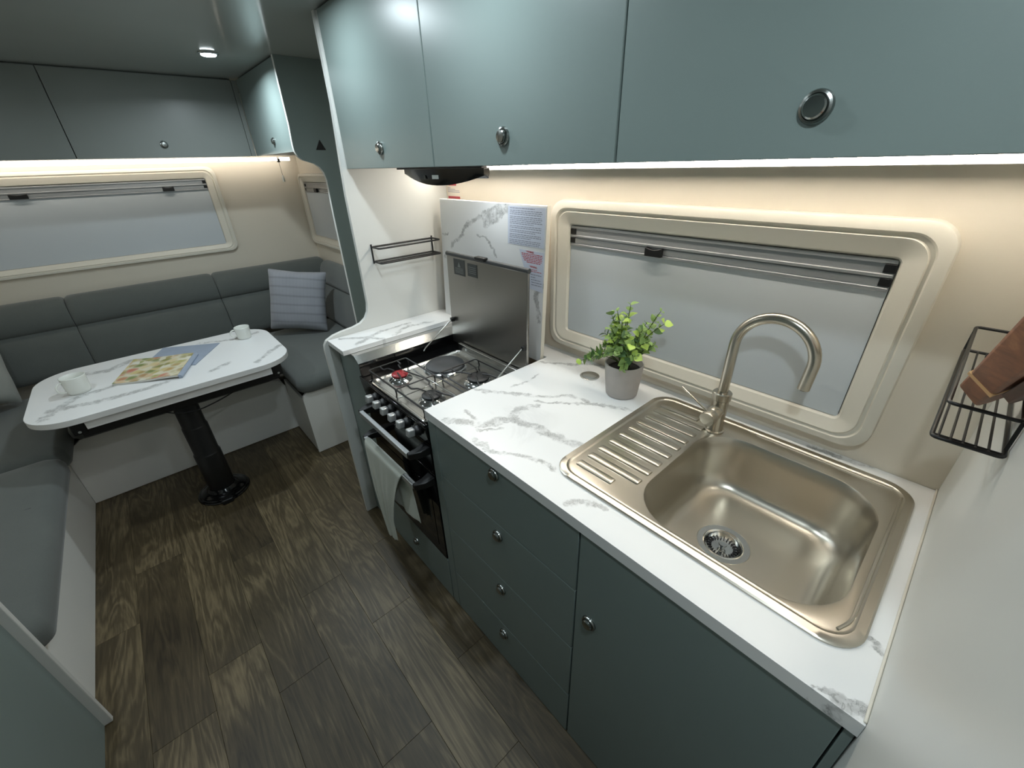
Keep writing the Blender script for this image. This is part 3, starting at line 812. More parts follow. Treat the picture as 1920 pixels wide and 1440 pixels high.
tri = lambda d: [LDp(yt + 0.010, zt2 - 0.008, d), LDp(yt - 0.010, zt2 - 0.008, d), LDp(yt, zt2 + 0.012, d)]
m.loft([tri(-0.0016), tri(-0.0012)])
m.build('hazard_mark', M['greyprint'], ld, smooth=0)
m = MB()
for i in range(4):
    z = 1.222 - i * 0.0058
    m.hexa([LDp(1.383, z, -0.0016), LDp(1.438, z, -0.0016), LDp(1.438, z + 0.002, -0.0016), LDp(1.383, z + 0.002, -0.0016)], [LDp(1.383, z, -0.0012), LDp(1.438, z, -0.0012), LDp(1.438, z + 0.002, -0.0012), LDp(1.383, z + 0.002, -0.0012)])
    z = 1.238 - i * 0.0075
    m.hexa([LDp(1.30, z, -0.0016), LDp(1.346, z, -0.0016), LDp(1.346, z + 0.002, -0.0016), LDp(1.30, z + 0.002, -0.0016)], [LDp(1.30, z, -0.0012), LDp(1.346, z, -0.0012), LDp(1.346, z + 0.002, -0.0012), LDp(1.30, z + 0.002, -0.0012)])
m.build('label_print', M['greyprint'], ld, smooth=0, props={'kind': 'stuff'})
for ys in (1.478, 1.022):
    MB().tube([(0.945, ys, 0.995), (0.80, ys, 0.905), (0.79, ys, 0.893)], 0.003, 8).build('lid_strut', M['steelhob'], ck)
    MB().box(0.940, 0.956, ys - 0.012, ys + 0.004, 0.987, 1.004).build('strut_clip', M['black'], ck, bevel=0.002)

# tea towel over the oven handle
tw = MB()
NU, NTT = 22, 40
rows = []
zb_, xb_ = 0.640, 0.446
def lerp(a, b, t_): return a + (b - a) * t_
for j in range(NTT + 1):
    s_ = j / NTT
    if s_ < 0.30:           # back flap, rising
        t_ = s_ / 0.30; z = lerp(0.40, zb_, t_); xx = xb_ + 0.0145; ya, yb = lerp(1.075, 1.10, t_), lerp(1.34, 1.40, t_); amp = 0.006 * (1 - t_)
    elif s_ < 0.38:         # over the bar
        t_ = (s_ - 0.30) / 0.08; a = PI * t_; xx = xb_ + 0.0145 * math.cos(a); z = zb_ + 0.0145 * math.sin(a); ya, yb = lerp(1.10, 1.105, t_), 1.40; amp = 0
    else:
        t_ = (s_ - 0.38) / 0.62; z = lerp(zb_, 0.205, t_); xx = xb_ - 0.0145 - 0.004 * t_
        ya = lerp(1.105, 1.255, min(1, t_ * 1.35) ** 0.8); yb = lerp(1.40, 1.335, t_ ** 2.2); amp = 0.014 * min(1, t_ * 2.2)
    row = []
    for i in range(NU + 1):
        u_ = i / NU
        y = lerp(ya, yb, u_)
        rip = math.sin(u_ * 13 + 0.6 + s_ * 2) * amp * 0.6 + math.sin(u_ * 27 + s_ * 5) * amp * 0.25
        zz = z - (0.05 * (u_ - 0.25) ** 2 if s_ > 0.38 else 0) * 1.0 + (0.03 * (0.5 - u_) * (1 - s_ / 0.3) if s_ < 0.3 else 0)
        row.append((xx + (rip if s_ < 0.34 else -abs(rip) * 1.0), y, zz))
    rows.append(row)
vs = [p for r in rows for p in r]
fs = [(a * (NU + 1) + b, a * (NU + 1) + b + 1, (a + 1) * (NU + 1) + b + 1, (a + 1) * (NU + 1) + b) for a in range(NTT) for b in range(NU)]
o = tw.add(vs, fs).build('tea_towel', M['towel'], smooth=80, solid=0.003, sub=1)
tag(o, 'cream tea towel hanging over the lower oven handle', 'towel')

# ------------------------------------------------------------------ range hood
hd = thing('range_hood', 'slim black rangehood with curved front below the overhead lockers', 'rangehood', (0.9, 1.24, 1.588))
n_ = 15
ft = [(0.80 - 0.0 * i, 0) for i in range(1)]
def arc_front(z, bulge, xoff):
    return [(0.80 + xoff - bulge * math.sin(PI * i / (n_ - 1)), 1.015 + 0.447 * i / (n_ - 1), z) for i in range(n_)]
lo = []
def hood_loop(z, drop, inset):
    pts = []
    for i in range(n_):
        u_ = i / (n_ - 1)
        pts.append((0.805 + inset - 0.02 * math.sin(PI * u_), 1.015 + inset + (0.447 - 2 * inset) * u_, z - drop * (1 - (2 * u_ - 1) ** 2)))
    pts += [(0.835, 1.45 - inset, z - drop * 0.3), (0.835, 1.027 + inset, z - drop * 0.3)]
    return pts
MB().loft([hood_loop(1.5895, 0, 0.0), hood_loop(1.571, 0.0, 0.0), hood_loop(1.566, 0.028, 0.006)]).build('hood_body', M['blackgloss'], hd, smooth=50)
MB().box(0.836, 1.04, 1.06, 1.42, 1.5872, 1.5915).build('filter_tray', M['alu'], hd, smooth=0)
MB().box(0.785, 0.805, 1.0, 1.478, 1.5845, 1.5895).build('hood_flange', M['black'], hd, bevel=0.001)
MB().box(0.7835, 0.786, 1.218, 1.252, 1.557, 1.568).build('display', M['display'], hd, smooth=0)
MB().lathe((0.90, 1.24, 1.587), [(0.03, 0.0), (0.03, -0.003), (0.026, -0.005)], 32).build('hood_lamp', M['hoodlens'], hd)
hl = bpy.data.lights.new('hood_lamp_light', 'AREA'); hl.shape = 'DISK'; hl.size = 0.06; hl.energy = 0.7; hl.color = (0.86, 0.95, 1.0)
ho = bpy.data.objects.new('hood_lamp_light', hl); COL.objects.link(ho); attach(ho, hd); ho.location = (0.90, 1.24, 1.580)
MB().box(0.7843, 0.7868, 1.296, 1.301, 1.556, 1.567).build('switch_mark', M['greyprint'], hd, smooth=0)

# ------------------------------------------------------------------ kitchen overhead lockers
XC = 0.70
labs = ['sage overhead locker above the window, nearest to the side wall', 'sage overhead locker above the splashback, middle of the three', 'sage overhead locker beside the white divider panel with a bright glare']
for (ya, yb), lab in zip(((-0.0995, 0.503), (0.503, 1.10), (1.10, 1.70)), labs):
    t = thing('overhead_locker', lab, 'locker', (0.92, (ya + yb) / 2, 1.59), 'overhead lockers above the kitchen worktop')
    panel(t, 'carcass', XC + 0.019, XW - 0.001, ya + 0.0005, yb - 0.0005, 1.5925, ZC - 0.0005, M['paint'], 0)
    d = panel(t, 'door', XC, XC + 0.0175, ya + 0.0018, yb - 0.0018, 1.591, ZC - 0.006, M['paint'])
    knob(d, (XC, (ya + yb) / 2 + 0.004, 1.648), (-1, 0, 0))
o = MB().box(XC + 0.008, XC + 0.03, 1.701, 1.7238, 1.591, ZC - 0.001).build('locker_filler', M['laminate'])
tag(o, 'thin pale filler strip between end locker and divider', 'strip')

# ------------------------------------------------------------------ dinette lockers
def dlocker(lab, x0, x1, y0, y1, face, doors, grp):
    t = thing('overhead_locker', lab, 'locker', ((x0 + x1) / 2, (y0 + y1) / 2, 1.67), grp)
    if face == 'y':
        panel(t, 'carcass', x0, x1, y0 + 0.019, y1, 1.672, ZC - 0.0005, M['paint_dim'], 0)
        for a, b, kx in doors:
            d = MB().box(a + 0.0015, b - 0.0015, y0, y0 + 0.018, 1.67, ZC - 0.006).build('door', M['paint_dim'], t, bevel=0.0012)
            if kx is not None: knob(d, (kx, y0, 1.732), (0, -1, 0), 0.0155)
    else:
        panel(t, 'carcass', x0 + 0.019, x1, y0, y1, 1.672, ZC - 0.0005, M['paint'], 0)
        for a, b, kx in doors:
            d = MB().box(x0, x0 + 0.018, a + 0.0015, b - 0.0015, 1.67, ZC - 0.006).build('door', M['paint'], t, bevel=0.0012)
            if kx is not None: knob(d, (x0, kx, 1.728), (-1, 0, 0), 0.0155)
G2 = 'overhead lockers round the dinette'
YL = 3.16
dlocker('grey overhead locker above the far window with a round knob', -0.045, 0.735, YL, YF - 0.001, 'y', [(-0.045, 0.735, 0.325)], G2)
dlocker('grey overhead locker above the far window, left of the knobbed one', -0.83, -0.0455, YL, YF - 0.001, 'y', [(-0.83, -0.0455, -0.44)], G2)
o = MB().box(0.7355, 0.7595, YL, YL + 0.018, 1.67, ZC - 0.006).build('corner_filler', M['paint_dim'], bevel=0.001)
tag(o, 'slim grey filler in the corner between dinette lockers', 'strip')
dlocker('pale sage overhead locker on the right wall beside the wing panel', 0.76, XW - 0.001, 2.4487, YL + 0.01, 'x', [(2.4487, YL - 0.0015, 2.73)], G2)

# ------------------------------------------------------------------ led strips
o = thing('led_strip', 'glowing warm led strip under the kitchen lockers', 'light', (1.095, 0.8, 1.58))
LX = 1.062
MB().box(LX - 0.009, LX + 0.009, -0.098, 1.70, 1.5885, 1.5922).box(LX + 0.0075, LX + 0.009, -0.098, 1.70, 1.573, 1.5885).build('profile', M['alu'], o, smooth=0)  # second box: wall-side lip added to shade the wall from the diffuser
MB().box(LX - 0.0075, LX + 0.0074, -0.097, 1.699, 1.5765, 1.5884).build('diffuser', M['led'], o, bevel=0.002)
o = thing('led_strip', 'glowing led strip above the far dinette window', 'light', (0.1, 3.60, 1.66))
MB().box(-1.0, 1.075, 3.592, 3.610, 1.6705, 1.6718).build('profile', M['alu'], o, smooth=0)
for a, b in ((-1.0, 0.99), (1.005, 1.074)):
    MB().box(a, b, 3.5935, 3.6085, 1.650, 1.6705).build('diffuser', M['led2'], o, bevel=0.003)
sw = thing('pull_switch', 'small white pull switch dangling on a wire below the led strip', 'switch', (0.99, 3.60, 1.65))
MB().box(0.989, 1.006, 3.59, 3.612, 1.640, 1.6635).build('switch_housing', M['bronze'], sw, bevel=0.003)
MB().tube([(0.997, 3.60, 1.642), (0.9985, 3.60, 1.60), (1.0, 3.60, 1.555)], 0.0013, 6).build('cord', M['bronze'], sw)
MB().lathe((1.0, 3.60, 1.515), [(0.0095, 0), (0.0095, 0.028), (0.006, 0.040), (0.003, 0.044)], 14).build('toggle', M['cup'], sw)

# ------------------------------------------------------------------ ceiling downlights
def downlight(x, y, lab, power, spread=PI):
    t = thing('ceiling_light', lab, 'light', (x, y, ZC), 'recessed ceiling downlights')
    MB().lathe((x, y, ZC), [(0.040, -0.0005), (0.040, -0.004), (0.034, -0.007), (0.030, -0.0055)], 32).build('trim_ring', M['chrome'], t)
    MB().lathe((x, y, ZC), [(0.0295, -0.004), (0.0295, -0.0085), (0.026, -0.011), (0.012, -0.0125)], 32).build('lens', M['lens'], t)
    ld_ = bpy.data.lights.new('downlight_lamp', 'AREA'); ld_.shape = 'DISK'; ld_.size = 0.07; ld_.energy = power; ld_.spread = spread; ld_.color = (0.82, 0.94, 1.0)
    lo_ = bpy.data.objects.new('downlight_lamp', ld_); COL.objects.link(lo_); lo_.location = (x, y, ZC - 0.0145); attach(lo_, t)
    lo_.location = (x, y, ZC - 0.0145)
downlight(0.536, 2.548, 'round cool ceiling downlight over the right dinette seat', DOWNLIGHT_W * 1.8, 2.85)
downlight(-0.55, 2.10, 'round cool ceiling downlight over the left dinette bench', DOWNLIGHT_W)
downlight(0.47, 1.50, 'round cool ceiling downlight in front of the end locker', DOWNLIGHT_W)
downlight(0.47, 0.82, 'round cool ceiling downlight in front of the middle locker', DOWNLIGHT_W * 0.8)
downlight(0.16, -0.02, 'unseen cool downlight added above the viewer to brighten the nearest locker', DOWNLIGHT_W * 1.25)  # lamp out of view, added to lift the nearest locker door

# ------------------------------------------------------------------ dinette benches
pol = [(-0.6145, 0.003), (-0.6145, 0.335), (-0.552, 0.373), (-0.53, 0.388), (-0.436, 0.408), (-0.183, 0.414), (0.132, 0.412), (0.36, 0.40), (0.43, 0.375), (0.462, 0.33), (0.47, 0.003)]
o = thing('dinette_bench', 'pale bench base along the far wall behind the black pedestal', 'bench', (-0.06, 2.84, 0))
MB().prism(pol, 'y', 2.83, 2.848).build('front_board', M['bench'], o, smooth=30, bevel=0.001)
MB().box(-0.6, 0.46, 2.85, 3.69, 0.003, 0.33).build('inner_box', M['bench'], o)
o = thing('dinette_bench', 'pale bench base along the left side of the dinette', 'bench', (-0.63, 2.1, 0))
MB().prism([(1.445, 0.003), (1.445, 0.372), (2.70, 0.372), (2.80, 0.352), (2.83, 0.33), (2.83, 0.003)], 'x', -0.633, -0.615).build('front_board', M['bench'], o, smooth=30, bevel=0.001)
MB().box(XL + 0.002, -0.635, 1.45, 3.69, 0.003, 0.36).build('inner_box', M['bench'], o)
b = thing('dinette_bench', 'white box base of the right dinette seat with rounded corner', 'bench', (0.8, 2.43, 0))
MB().prism([(0.461, 0.003), (0.461, 0.385), (0.468, 0.41), (0.49, 0.427), (0.52, 0.43), (1.146, 0.43), (1.146, 0.003)], 'y', 2.42, 2.438).build('end_board', M['bench'], b, smooth=30, bevel=0.001)
MB().box(0.464, 0.48, 2.439, 2.829, 0.003, 0.375).build('side_board', M['bench'], b)

def cushion(name, lab, cx, cy, hx, hy, z0, z1, r=0.05, crown=0.012, grp=None, seams=()):
    lp = []
    for ins, z in ((0.012, z0), (0.002, z0 + 0.012), (0.0, z0 + 0.03), (0.0, z1 - 0.045), (0.006, z1 - 0.022), (0.022, z1 - 0.006), (0.05, z1 + crown * 0.3), (0.11, z1 + crown * 0.8), (0.18, z1 + crown)):
        ins = min(ins, min(hx, hy) * 0.8)
        lp.append(zl(rr(cx, cy, hx - ins, hy - ins, r, 6), z))
    t = thing(name, lab, 'cushion', (cx, cy, z0), grp)
    MB().loft(lp).build('cover', M['seat'], t, smooth=60)
    for pts in seams:
        MB().tube(pts, 0.0035, 6).build('seam', M['piping'], t)
    return t
G3 = 'charcoal seat cushions of the dinette'
cushion('seat_cushion', 'long charcoal seat cushion on the near left bench', -0.85, 2.01, 0.295, 0.557, 0.374, 0.475, grp=G3,
        seams=[[(-1.10, 2.13, 0.4855), (-0.75, 2.13, 0.4855), (-0.62, 2.13, 0.4775)]])
cushion('seat_cushion', 'square charcoal seat cushion in the left corner under the table', -0.85, 3.01, 0.30, 0.438, 0.376, 0.48, grp=G3)
cushion('seat_cushion', 'charcoal seat cushion along the far wall behind the table', -0.06, 3.10, 0.485, 0.345, 0.416, 0.505, grp=G3)
cushion('seat_cushion', 'charcoal seat cushion on the right dinette bench', 0.80, 2.915, 0.346, 0.528, 0.431, 0.518, grp=G3, r=0.06)
# backrests
def backrest(lab, x0, x1, grp, axis='x'):
    t = thing('backrest_cushion', lab, 'cushion', ((x0 + x1) / 2, 3.6, 0.53) if axis == 'x' else (1.08, (x0 + x1) / 2, 0.53), grp)
    pr = [(0.005, 0.0), (0.005, 0.415), (0.015, 0.432), (0.04, 0.44), (0.085, 0.438), (0.115, 0.425), (0.138, 0.395), (0.155, 0.35), (0.162, 0.31), (0.158, 0.284), (0.146, 0.272), (0.164, 0.258), (0.185, 0.235), (0.208, 0.18), (0.225, 0.11), (0.235, 0.05), (0.232, 0.015), (0.215, 0.0)]
    c0 = (0.09, 0.22)
    lp = []
    L = x1 - x0
    for s_, k_ in ((0.0, 0.93), (0.006, 0.965), (0.016, 0.99), (0.035, 1.0), (L * 0.5, 1.0), (L - 0.035, 1.0), (L - 0.016, 0.99), (L - 0.006, 0.965), (L, 0.93)):
        row = []
        for d, h in pr:
            dd_ = c0[0] + (d - c0[0]) * k_; hh = c0[1] + (h - c0[1]) * (k_ if h > 0.2 else 1)
            hh = hh * 0.985 + 0.528
            row.append((x0 + s_, YF - dd_, hh) if axis == 'x' else (XW - dd_ * 0.66, x0 + s_, hh))
        lp.append(row)
    MB().loft(lp).build('cover', M['seat'], t, smooth=50)
    return t
G4 = 'charcoal backrests of the dinette'
backrest('charcoal backrest cushion in the far left, beyond the left vertical seam', -1.14, -0.4015, G4)
backrest('wide charcoal backrest cushion centred behind the table', -0.3985, 0.3635, G4)
backrest('charcoal backrest cushion behind the striped throw cushion', 0.3665, 1.135, G4)
backrest('charcoal backrest cushion against the right wall', 2.46, 3.463, G4, 'y')

# throw cushions
def pillow(name, lab, c, rot, hw, hh, th, mat, edge=0.0):
    N = 14
    vs = []; fs = []
    for side in (1, -1):
        for i in range(N + 1):
            for j in range(N + 1):
                u_, v_ = -1 + 2 * i / N, -1 + 2 * j / N
                pin = 1 - 0.10 * (1 - abs(u_ * v_)) * (u_ * u_ + v_ * v_) * 0.8
                t_ = (max(0, 1 - u_ ** 4) * max(0, 1 - v_ ** 4)) ** 0.55
                wr = noise.noise(Vector((u_ * 2.3, v_ * 2.3, side + hw))) * 0.12
                vs.append((u_ * hw * pin, side * th * t_ * (1 + wr), v_ * hh * pin))
    off = (N + 1) ** 2
    for i in range(N):
        for j in range(N):
            a = i * (N + 1) + j
            fs.append((a, a + N + 1, a + N + 2, a + 1))
            fs.append((off + a, off + a + 1, off + a + N + 2, off + a + N + 1))
    m_ = MB().add(vs, fs)
    o_ = m_.build(name, mat, smooth=75, sub=1)
    o_.matrix_world = Matrix.Translation(c) @ rot
    return tag(o_, lab, 'cushion')
rot = Matrix.Rotation(math.radians(-30), 4, 'Z') @ Matrix.Rotation(math.radians(-17), 4, 'X') @ Matrix.Rotation(math.radians(8), 4, 'Y')
pillow('throw_cushion', 'square grey striped throw cushion leaning in the right corner', (0.775, 3.20, 0.762), rot, 0.205, 0.225, 0.07, M['pillow'])
rot = Matrix.Rotation(math.radians(48), 4, 'Z') @ Matrix.Rotation(math.radians(-24), 4, 'X') @ Matrix.Rotation(math.radians(24), 4, 'Y')
pillow('throw_cushion', 'plain pale grey throw cushion cut by the left picture edge', (-0.852, 3.27, 0.735), rot, 0.19, 0.2, 0.06, M['pillow2'])

# ------------------------------------------------------------------ table
ZTB = 0.70
tb = thing('dinette_table', 'white veined dinette table with rounded ends on black pedestal', 'table', (-0.06, 2.45, 0))
lp = [zl(rr(-0.055, 2.68, 0.525 - i_, 0.35 - i_, 0.17, 10), z_) for i_, z_ in ((0.001, ZTB - 0.027), (0, ZTB - 0.026), (0, ZTB - 0.001), (0.001, ZTB))]
MB().loft(lp).build('tabletop', M['marble3'], tb, smooth=30)
MB().box(-0.40, 0.345, 2.352, 3.0, ZTB - 0.070, ZTB - 0.0275).build('lower_leaf', M['marble3'], tb, bevel=0.001)
panel(tb, 'slide_rail', -0.43, 0.38, 2.385, 2.445, 0.582, 0.6295, M['black'], 0.004)
panel(tb, 'slide_rail', -0.43, 0.38, 2.60, 2.66, 0.582, 0.6295, M['black'], 0.004)
for xa in (-0.455, 0.35):
    br = panel(tb, 'end_bracket', xa, xa + 0.05, 2.38, 2.46, 0.60, 0.6722, M['black'], 0.006)
    MB().lathe((xa + 0.025, 2.375, 0.62), [(0.006, 0), (0.006, 0.006)], 12, (0, -1, 0)).build('bracket_bolt', M['chrome'], br)
PX_, PY_ = -0.06, 2.452
MB().lathe((PX_, PY_, 0), [(0.062, 0.02), (0.062, 0.27), (0.060, 0.275), (0.057, 0.28), (0.057, 0.44), (0.055, 0.445), (0.053, 0.45), (0.053, 0.582)], 36).build('pedestal_column', M['black'], tb)
MB().lathe((PX_, PY_, 0.0005), [(0.125, 0), (0.127, 0.006), (0.124, 0.012), (0.117, 0.014), (0.113, 0.020), (0.104, 0.022), (0.098, 0.028), (0.078, 0.033), (0.070, 0.045), (0.066, 0.05)], 44).build('pedestal_base', M['blackgloss'], tb)
MB().box(PX_ - 0.034, PX_ + 0.022, PY_ - 0.142, PY_ - 0.11, 0.001, 0.028).build('release_pedal', M['black'], tb, bevel=0.006)
MB().tube(arc_pts([(-0.16, 2.415, 0.588), (-0.10, 2.385, 0.56), (-0.02, 2.381, 0.545), (0.10, 2.40, 0.56), (0.20, 2.42, 0.588), (0.22, 2.42, 0.60)], 0.05), 0.0032, 8).build('cable', M['black'], tb)

def mug(lab, x, y, r, h, hang, ribs, rb):
    t = thing('mug', lab, 'mug', (x, y, ZTB), 'white mugs on the dinette table')
    pr = [(r * 0.78, 0.0005), (r * 0.86, 0.002), (r * rb, 0.010)]
    nr = 9
    for i in range(nr + 1):
        z = 0.012 + (h - 0.016) * i / nr
        rr_ = r * (rb + (1 - rb) * i / nr)
        if ribs:
            pr += [(rr_ + 0.0009, z), (rr_ - 0.0005, z + (h - 0.016) / nr * 0.5)] if i < nr else [(rr_, z)]
        else: pr.append((rr_, z))
    pr += [(r, h - 0.001), (r - 0.0014, h), (r - 0.003, h - 0.001), (r - 0.004, h - 0.02), (r * rb - 0.004, 0.012), (r * 0.6, 0.006)]
    MB().lathe((x, y, ZTB), pr, 36).build('cup', M['cup'], t, smooth=60)
    u = Vector((math.cos(hang), math.sin(hang), 0))
    c = Vector((x, y, ZTB))
    pts = []
    for i in range(13):
        a = -PI / 2 + PI * i / 12
        pts.append(c + u * (r * 0.96 + 0.026 * max(0.0, math.cos(a)) ** 0.8) + Vector((0, 0, h * 0.52 + h * 0.29 * math.sin(a))))
    MB().tube(pts, 0.0042, 8).build('handle', M['cup'], t, smooth=60)
mug('ribbed white mug near the left end of the dinette table', -0.402, 2.648, 0.046, 0.083, math.radians(206), True, 0.93)
mug('plain white mug on the table in front of the right seat', 0.338, 2.85, 0.041, 0.072, math.radians(168), False, 0.90)

# magazine
mg = thing('magazine', 'open food magazine lying on the dinette table', 'magazine', (-0.03, 2.74, ZTB))
def sheet(q, zf, th, name, mat, parent):
    """q: BL, BR, TR, TL in xy; zf(u, v) height"""
    N = 16; vs = []; fs = []
    for k_ in (0, 1):
        for i in range(N + 1):
            for j in range(5):
                u_, v_ = i / N, j / 4
                p = [(q[0][a] * (1 - u_) + q[1][a] * u_) * (1 - v_) + (q[3][a] * (1 - u_) + q[2][a] * u_) * v_ for a in (0, 1)]
                vs.append((p[0], p[1], ZTB + zf(u_, v_) + k_ * th))
    o_ = (N + 1) * 5
    for i in range(N):
        for j in range(4):
            a = i * 5 + j
            fs += [(a, a + 1, a + 6, a + 5), (o_ + a, o_ + a + 5, o_ + a + 6, o_ + a + 1)]
    for i in range(N):
        a = i * 5; b_ = i * 5 + 4
        fs += [(a, a + 5, o_ + a + 5, o_ + a), (b_ + 5, b_, o_ + b_, o_ + b_ + 5)]
    for j in range(4):
        a = j; b_ = N * 5 + j
        fs += [(a + 1, a, o_ + a, o_ + a + 1), (b_, b_ + 1, o_ + b_ + 1, o_ + b_)]
    return MB().add(vs, fs).build(name, mat, parent, smooth=50)
fq = [(-0.285, 2.612), (-0.036, 2.468), (0.068, 2.745), (-0.188, 2.915)]
bq = [(-0.16, 2.77), (0.05, 2.60), (0.206, 2.862), (-0.05, 3.005)]
sheet(bq, lambda u_, v_: 0.0005 + 0.004 * (1 - u_) ** 2, 0.004, 'back_page', M['page'], mg)
f0 = sheet(fq, lambda u_, v_: 0.0005 + 0.010 * math.sin(min(1, u_ * 1.05) * PI * 0.5) ** 4, 0.0095 , 'page_stack', M['paper'], mg)
sheet(fq, lambda u_, v_: 0.0101 + 0.010 * math.sin(min(1, u_ * 1.05) * PI * 0.5) ** 4, 0.0004, 'front_page', M['food'], mg)
pts = []
MB().loft([[(p[0] + 0.001, p[1], ZTB + z) for p, z in ((a, 0.0005), (a, 0.0195), ((a[0] + 0.010, a[1] - 0.004), 0.0175), ((a[0] + 0.0165, a[1] - 0.006), 0.010), ((a[0] + 0.014, a[1] - 0.005), 0.002))] for a in (fq[1], fq[2])]).build('folded_spine', M['page'], mg, smooth=50)

# ------------------------------------------------------------------ tall cabinet, lower left
t = thing('tall_cabinet', 'blue grey cabinet side at the lower left with white edge', 'cabinet', (-0.85, 0.6, 0))
panel(t, 'side_panel', XL + 0.001, -0.592, -0.4, 1.42, 0.002, ZC - 0.001, M['paint'], 0)
panel(t, 'edge_board', XL + 0.001, -0.570, 1.4205, 1.4385, 0.002, ZC - 0.001, M['laminate'], 0.002)

# ------------------------------------------------------------------ plant
PC = Vector((1.024, 0.642, ZT))
pl = thing('potted_plant', 'small green bushy plant in a grey cement pot on the worktop', 'plant', tuple(PC))
MB().lathe(PC, [(0.046, 0.0006), (0.049, 0.003), (0.0545, 0.05), (0.0595, 0.107), (0.0590, 0.109), (0.0555, 0.109), (0.0545, 0.106), (0.052, 0.088)], 40, cap1=False).build('pot', M['pot'], pl, smooth=40)
MB().lathe(PC + Vector((0, 0, 0.085)), [(0.0535, 0), (0.03, 0.004), (0.0, 0.005)], 24, cap0=False, cap1=False).build('soil', M['soil'], pl)
def leaf_mesh(name, mat, L, W):
    vs = []; fs = []
    n1 = 5
    for i in range(n1 + 1):
        u_ = i / n1
        wd = W * math.sin(PI * (0.12 + 0.88 * u_) ** 0.85) if i < n1 else 0.0005
        for k_ in (-1, 0, 1):
            vs.append((k_ * wd, u_ * L, 0.14 * L * abs(k_) * (wd / W) - 0.25 * L * (u_ - 0.4) ** 2))
    for i in range(n1):
        for k_ in range(2):
            a = i * 3 + k_
            fs.append((a, a + 1, a + 4, a + 3))
    me = bpy.data.meshes.new(name); me.from_pydata(vs, [], fs); me.materials.append(mat)
    me.polygons.foreach_set('use_smooth', [True] * len(me.polygons))
    return me
LM = [leaf_mesh('leaf', M['leaf'], 0.0235, 0.0125), leaf_mesh('leaf', M['leaf2'], 0.024, 0.0135), leaf_mesh('leaf', M['leaf3'], 0.025, 0.0125), leaf_mesh('leaf', M['leaf'], 0.013, 0.0055)]
PM = Matrix.Translation(-PC)
def leaf(pos, d, up, kind, sc):
    y_ = d.normalized(); x_ = y_.cross(up)
    if x_.length < 1e-3: x_ = Vector((1, 0, 0))
    x_.normalize(); z_ = x_.cross(y_)
    mm = Matrix((x_, y_, z_)).transposed().to_4x4()
    o_ = bpy.data.objects.new('leaf', LM[kind]); COL.objects.link(o_)
    o_.parent = pl; o_.matrix_parent_inverse = PM
    o_.matrix_basis = Matrix.Translation(pos) @ mm @ Matrix.Scale(sc, 4)
random.seed(21)
B0 = PC + Vector((0, 0, 0.088))
tips = [((0.0, 0.0, 0.205), 1.0), ((-0.01, 0.055, 0.165), 1), ((0.02, -0.085, 0.20), 1), ((0.0, -0.112, 0.175), 1), ((-0.045, 0.03, 0.14), 1), ((-0.05, -0.03, 0.135), 1), ((-0.02, -0.06, 0.15), 1),
        ((-0.075, 0.07, 0.035), 0), ((-0.055, 0.105, 0.03), 0), ((-0.05, 0.13, 0.0), 0), ((-0.08, -0.02, 0.09), 1), ((-0.06, -0.075, 0.085), 1), ((0.03, 0.03, 0.16), 1), ((0.03, -0.04, 0.15), 1), ((-0.03, 0.06, 0.11), 1), ((0.01, -0.085, 0.10), 1), ((-0.07, 0.025, 0.06), 0), ((-0.08, -0.05, 0.04), 0),
        ((-0.035, 0.0, 0.165), 1), ((-0.055, 0.02, 0.115), 1), ((-0.06, -0.055, 0.115), 1), ((-0.03, -0.09, 0.125), 1), ((-0.07, 0.0, 0.075), 0), ((-0.02, 0.03, 0.185), 1), ((-0.045, 0.06, 0.075), 0)]
nl = 0
for ti, (tp_, upf) in enumerate(tips):
    T = B0 + Vector(tp_) - Vector((0, 0, 0.0))
    b0 = B0 + Vector((random.uniform(-0.015, 0.015), random.uniform(-0.015, 0.015), 0))
    mid = b0 * 0.5 + T * 0.5 + Vector((0, 0, 0.03 + 0.03 * (1 - upf)))
    pts = [b0 * (1 - t_) ** 2 + mid * 2 * t_ * (1 - t_) + T * t_ * t_ for t_ in [i / 9 for i in range(10)]]
    MB().tube(pts, [0.0014] * 9 + [0.0006], 5).build('stem', M['stem'], pl)
    for i in range(4 if upf else 5, 10):
        p = pts[i]; tg = (pts[i] - pts[i - 1]).normalized()
        side = tg.orthogonal().normalized()
        side.rotate(Matrix.Rotation(i * 1.5708 + ti, 3, tg))
        small = i > 7
        for s_ in (1, -1):
            d = (side * s_ + tg * random.uniform(0.35, 0.9)).normalized()
            kd = 3 if (small and random.random() < 0.7) else (1 if random.random() < 0.24 + 0.2 * (p.z > PC.z + 0.16) * (ti % 3 == 0) else (2 if random.random() < 0.3 else 0))
            if nl < 292:
                leaf(p + side * s_ * 0.001, d, tg, kd, random.uniform(0.72, 1.12)); nl += 1
# round pop-up socket
ps = thing('popup_socket', 'round flush steel pop up socket in the worktop beside the plant pot', 'socket', (1.045, 0.787, ZT))
MB().lathe((1.045, 0.787, ZT), [(0.0335, 0.0002), (0.0335, 0.002), (0.031, 0.0032), (0.027, 0.0032), (0.0262, 0.0018)], 36).build('ring', M['steelhob'], ps)
MB().lathe((1.045, 0.787, ZT), [(0.0255, 0.0016), (0.0255, 0.0034), (0.024, 0.004), (0.008, 0.0043)], 36).build('cap', M['steelhob'], ps)

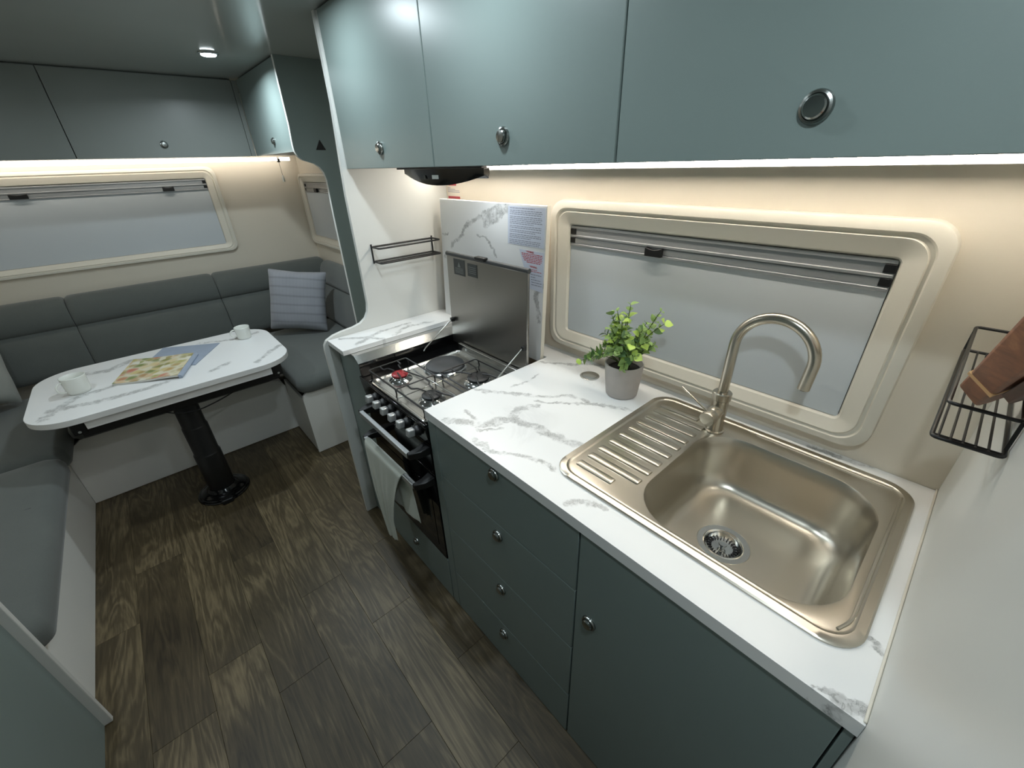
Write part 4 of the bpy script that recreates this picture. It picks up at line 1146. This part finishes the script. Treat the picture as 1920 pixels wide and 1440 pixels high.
# ------------------------------------------------------------------ wire racks
rk = thing('spice_rack', 'small black wire spice rack fixed to the white divider', 'rack', (0.9, 1.70, 1.24))
yw, yo = 1.7225, 1.652
for z in (1.302, 1.243):
    m = MB()
    m.tube(loop_pts([(0.748, yw, z), (0.748, yo, z), (1.04, yo, z), (1.04, yw, z)], 0.012, 4), 0.0035, 8, True)
    m.build('rail', M['wire'], rk, smooth=60)
m = MB(); m.tube([(0.752, yo + 0.03, 1.243), (1.036, yo + 0.03, 1.243)], 0.003, 8); m.build('floor_wire', M['wire'], rk)
for xx in (0.748, 1.04):
    MB().tube([(xx, yw, 1.235), (xx, yw, 1.312)], 0.0035, 8).build('post', M['wire'], rk)
wb = thing('wire_basket', 'black wire basket on the side wall beyond the sink holding chopping boards', 'basket', (0.93, -0.066, 1.255))
xa, xb, ya, yb, za, zb2 = 0.722, 1.125, -0.0985, -0.031, 1.256, 1.30
m = MB(); m.tube(loop_pts([(xa, ya, za), (xa, yb, za), (xb, yb, za), (xb, ya, za)], 0.008, 4), 0.0027, 8, True); m.build('bottom_frame', M['wire'], wb, smooth=60)
m = MB(); m.tube([(xa + 0.008, ya + 0.002, za), (xa + 0.008, yb - 0.002, za)], 0.002, 6); m.build('end_wire', M['wire'], wb)
m = MB(); m.tube(loop_pts([(xa + 0.02, ya, zb2), (xa + 0.02, yb, zb2), (xb, yb, zb2 + 0.002), (xb, ya, zb2 + 0.002)], 0.008, 4), 0.0027, 8, True); m.build('top_rail', M['wire'], wb, smooth=60)
for i in range(5):
    yy = yb - 0.0065 - i * 0.0118
    MB().tube([(xa, yy, za), (xb, yy, za)], 0.0016, 6).build('floor_wire', M['wire'], wb)
for xx, yy in ((xa + 0.02, ya), (xb, ya), (xb, yb), (0.93, ya)):
    MB().tube([(xx, yy, za), (xx, yy, zb2)], 0.0023, 6).build('post', M['wire'], wb)
dvec = Vector((-0.86, 0.0, 0.51)).normalized(); upv = Vector((0.51, 0.0, 0.86)).normalized()
ph = math.radians(42)
nrm = Vector((0, math.cos(ph), 0)) + upv * math.sin(ph); wid = Vector((0, -math.sin(ph), 0)) + upv * math.cos(ph)
def cboard(lab, p0, L, Wd, th, mat, streak):
    """board leaning back on the wall: long axis dvec, width wid, broad face normal nrm"""
    t = thing('chopping_board', lab, 'board', p0, 'wooden chopping boards in the wire basket')
    p0 = Vector(p0)
    out = [(0.012, 0), (L, 0), (L + 0.04, 0.012), (L + 0.04, Wd - 0.012), (L, Wd), (0.012, Wd), (0, Wd - 0.014), (0, 0.014)]
    f = lambda a, d: [p0 + dvec * u_ + wid * v_ - nrm * d for u_, v_ in a]
    MB().loft([f(out, th), f(out, 0)]).build('slab', mat, t, bevel=0.004)
    if streak:
        e_ = 0.0006
        g = lambda u0, v_, d: p0 + dvec * (u0 + v_ * 0.35 + d * 0.3) + wid * v_ - nrm * d
        ring = lambda u0: [g(u0, -e_, -e_), g(u0, Wd + e_, -e_), g(u0, Wd + e_, th + e_), g(u0, -e_, th + e_)]
        MB().loft([ring(0.105), ring(0.120)]).build('sapwood_streak', M['sap'], t, smooth=0)
B1 = Vector((0.850, -0.035, 1.284))
cboard('thick reddish chopping board with a pale streak leaning in the basket', B1, 0.46, 0.050, 0.036, M['board1'], True)
cboard('darker walnut chopping board tucked behind the streaked one', B1 + dvec * 0.13 - nrm * 0.039 + wid * 0.004, 0.34, 0.032, 0.013, M['board2'], False)
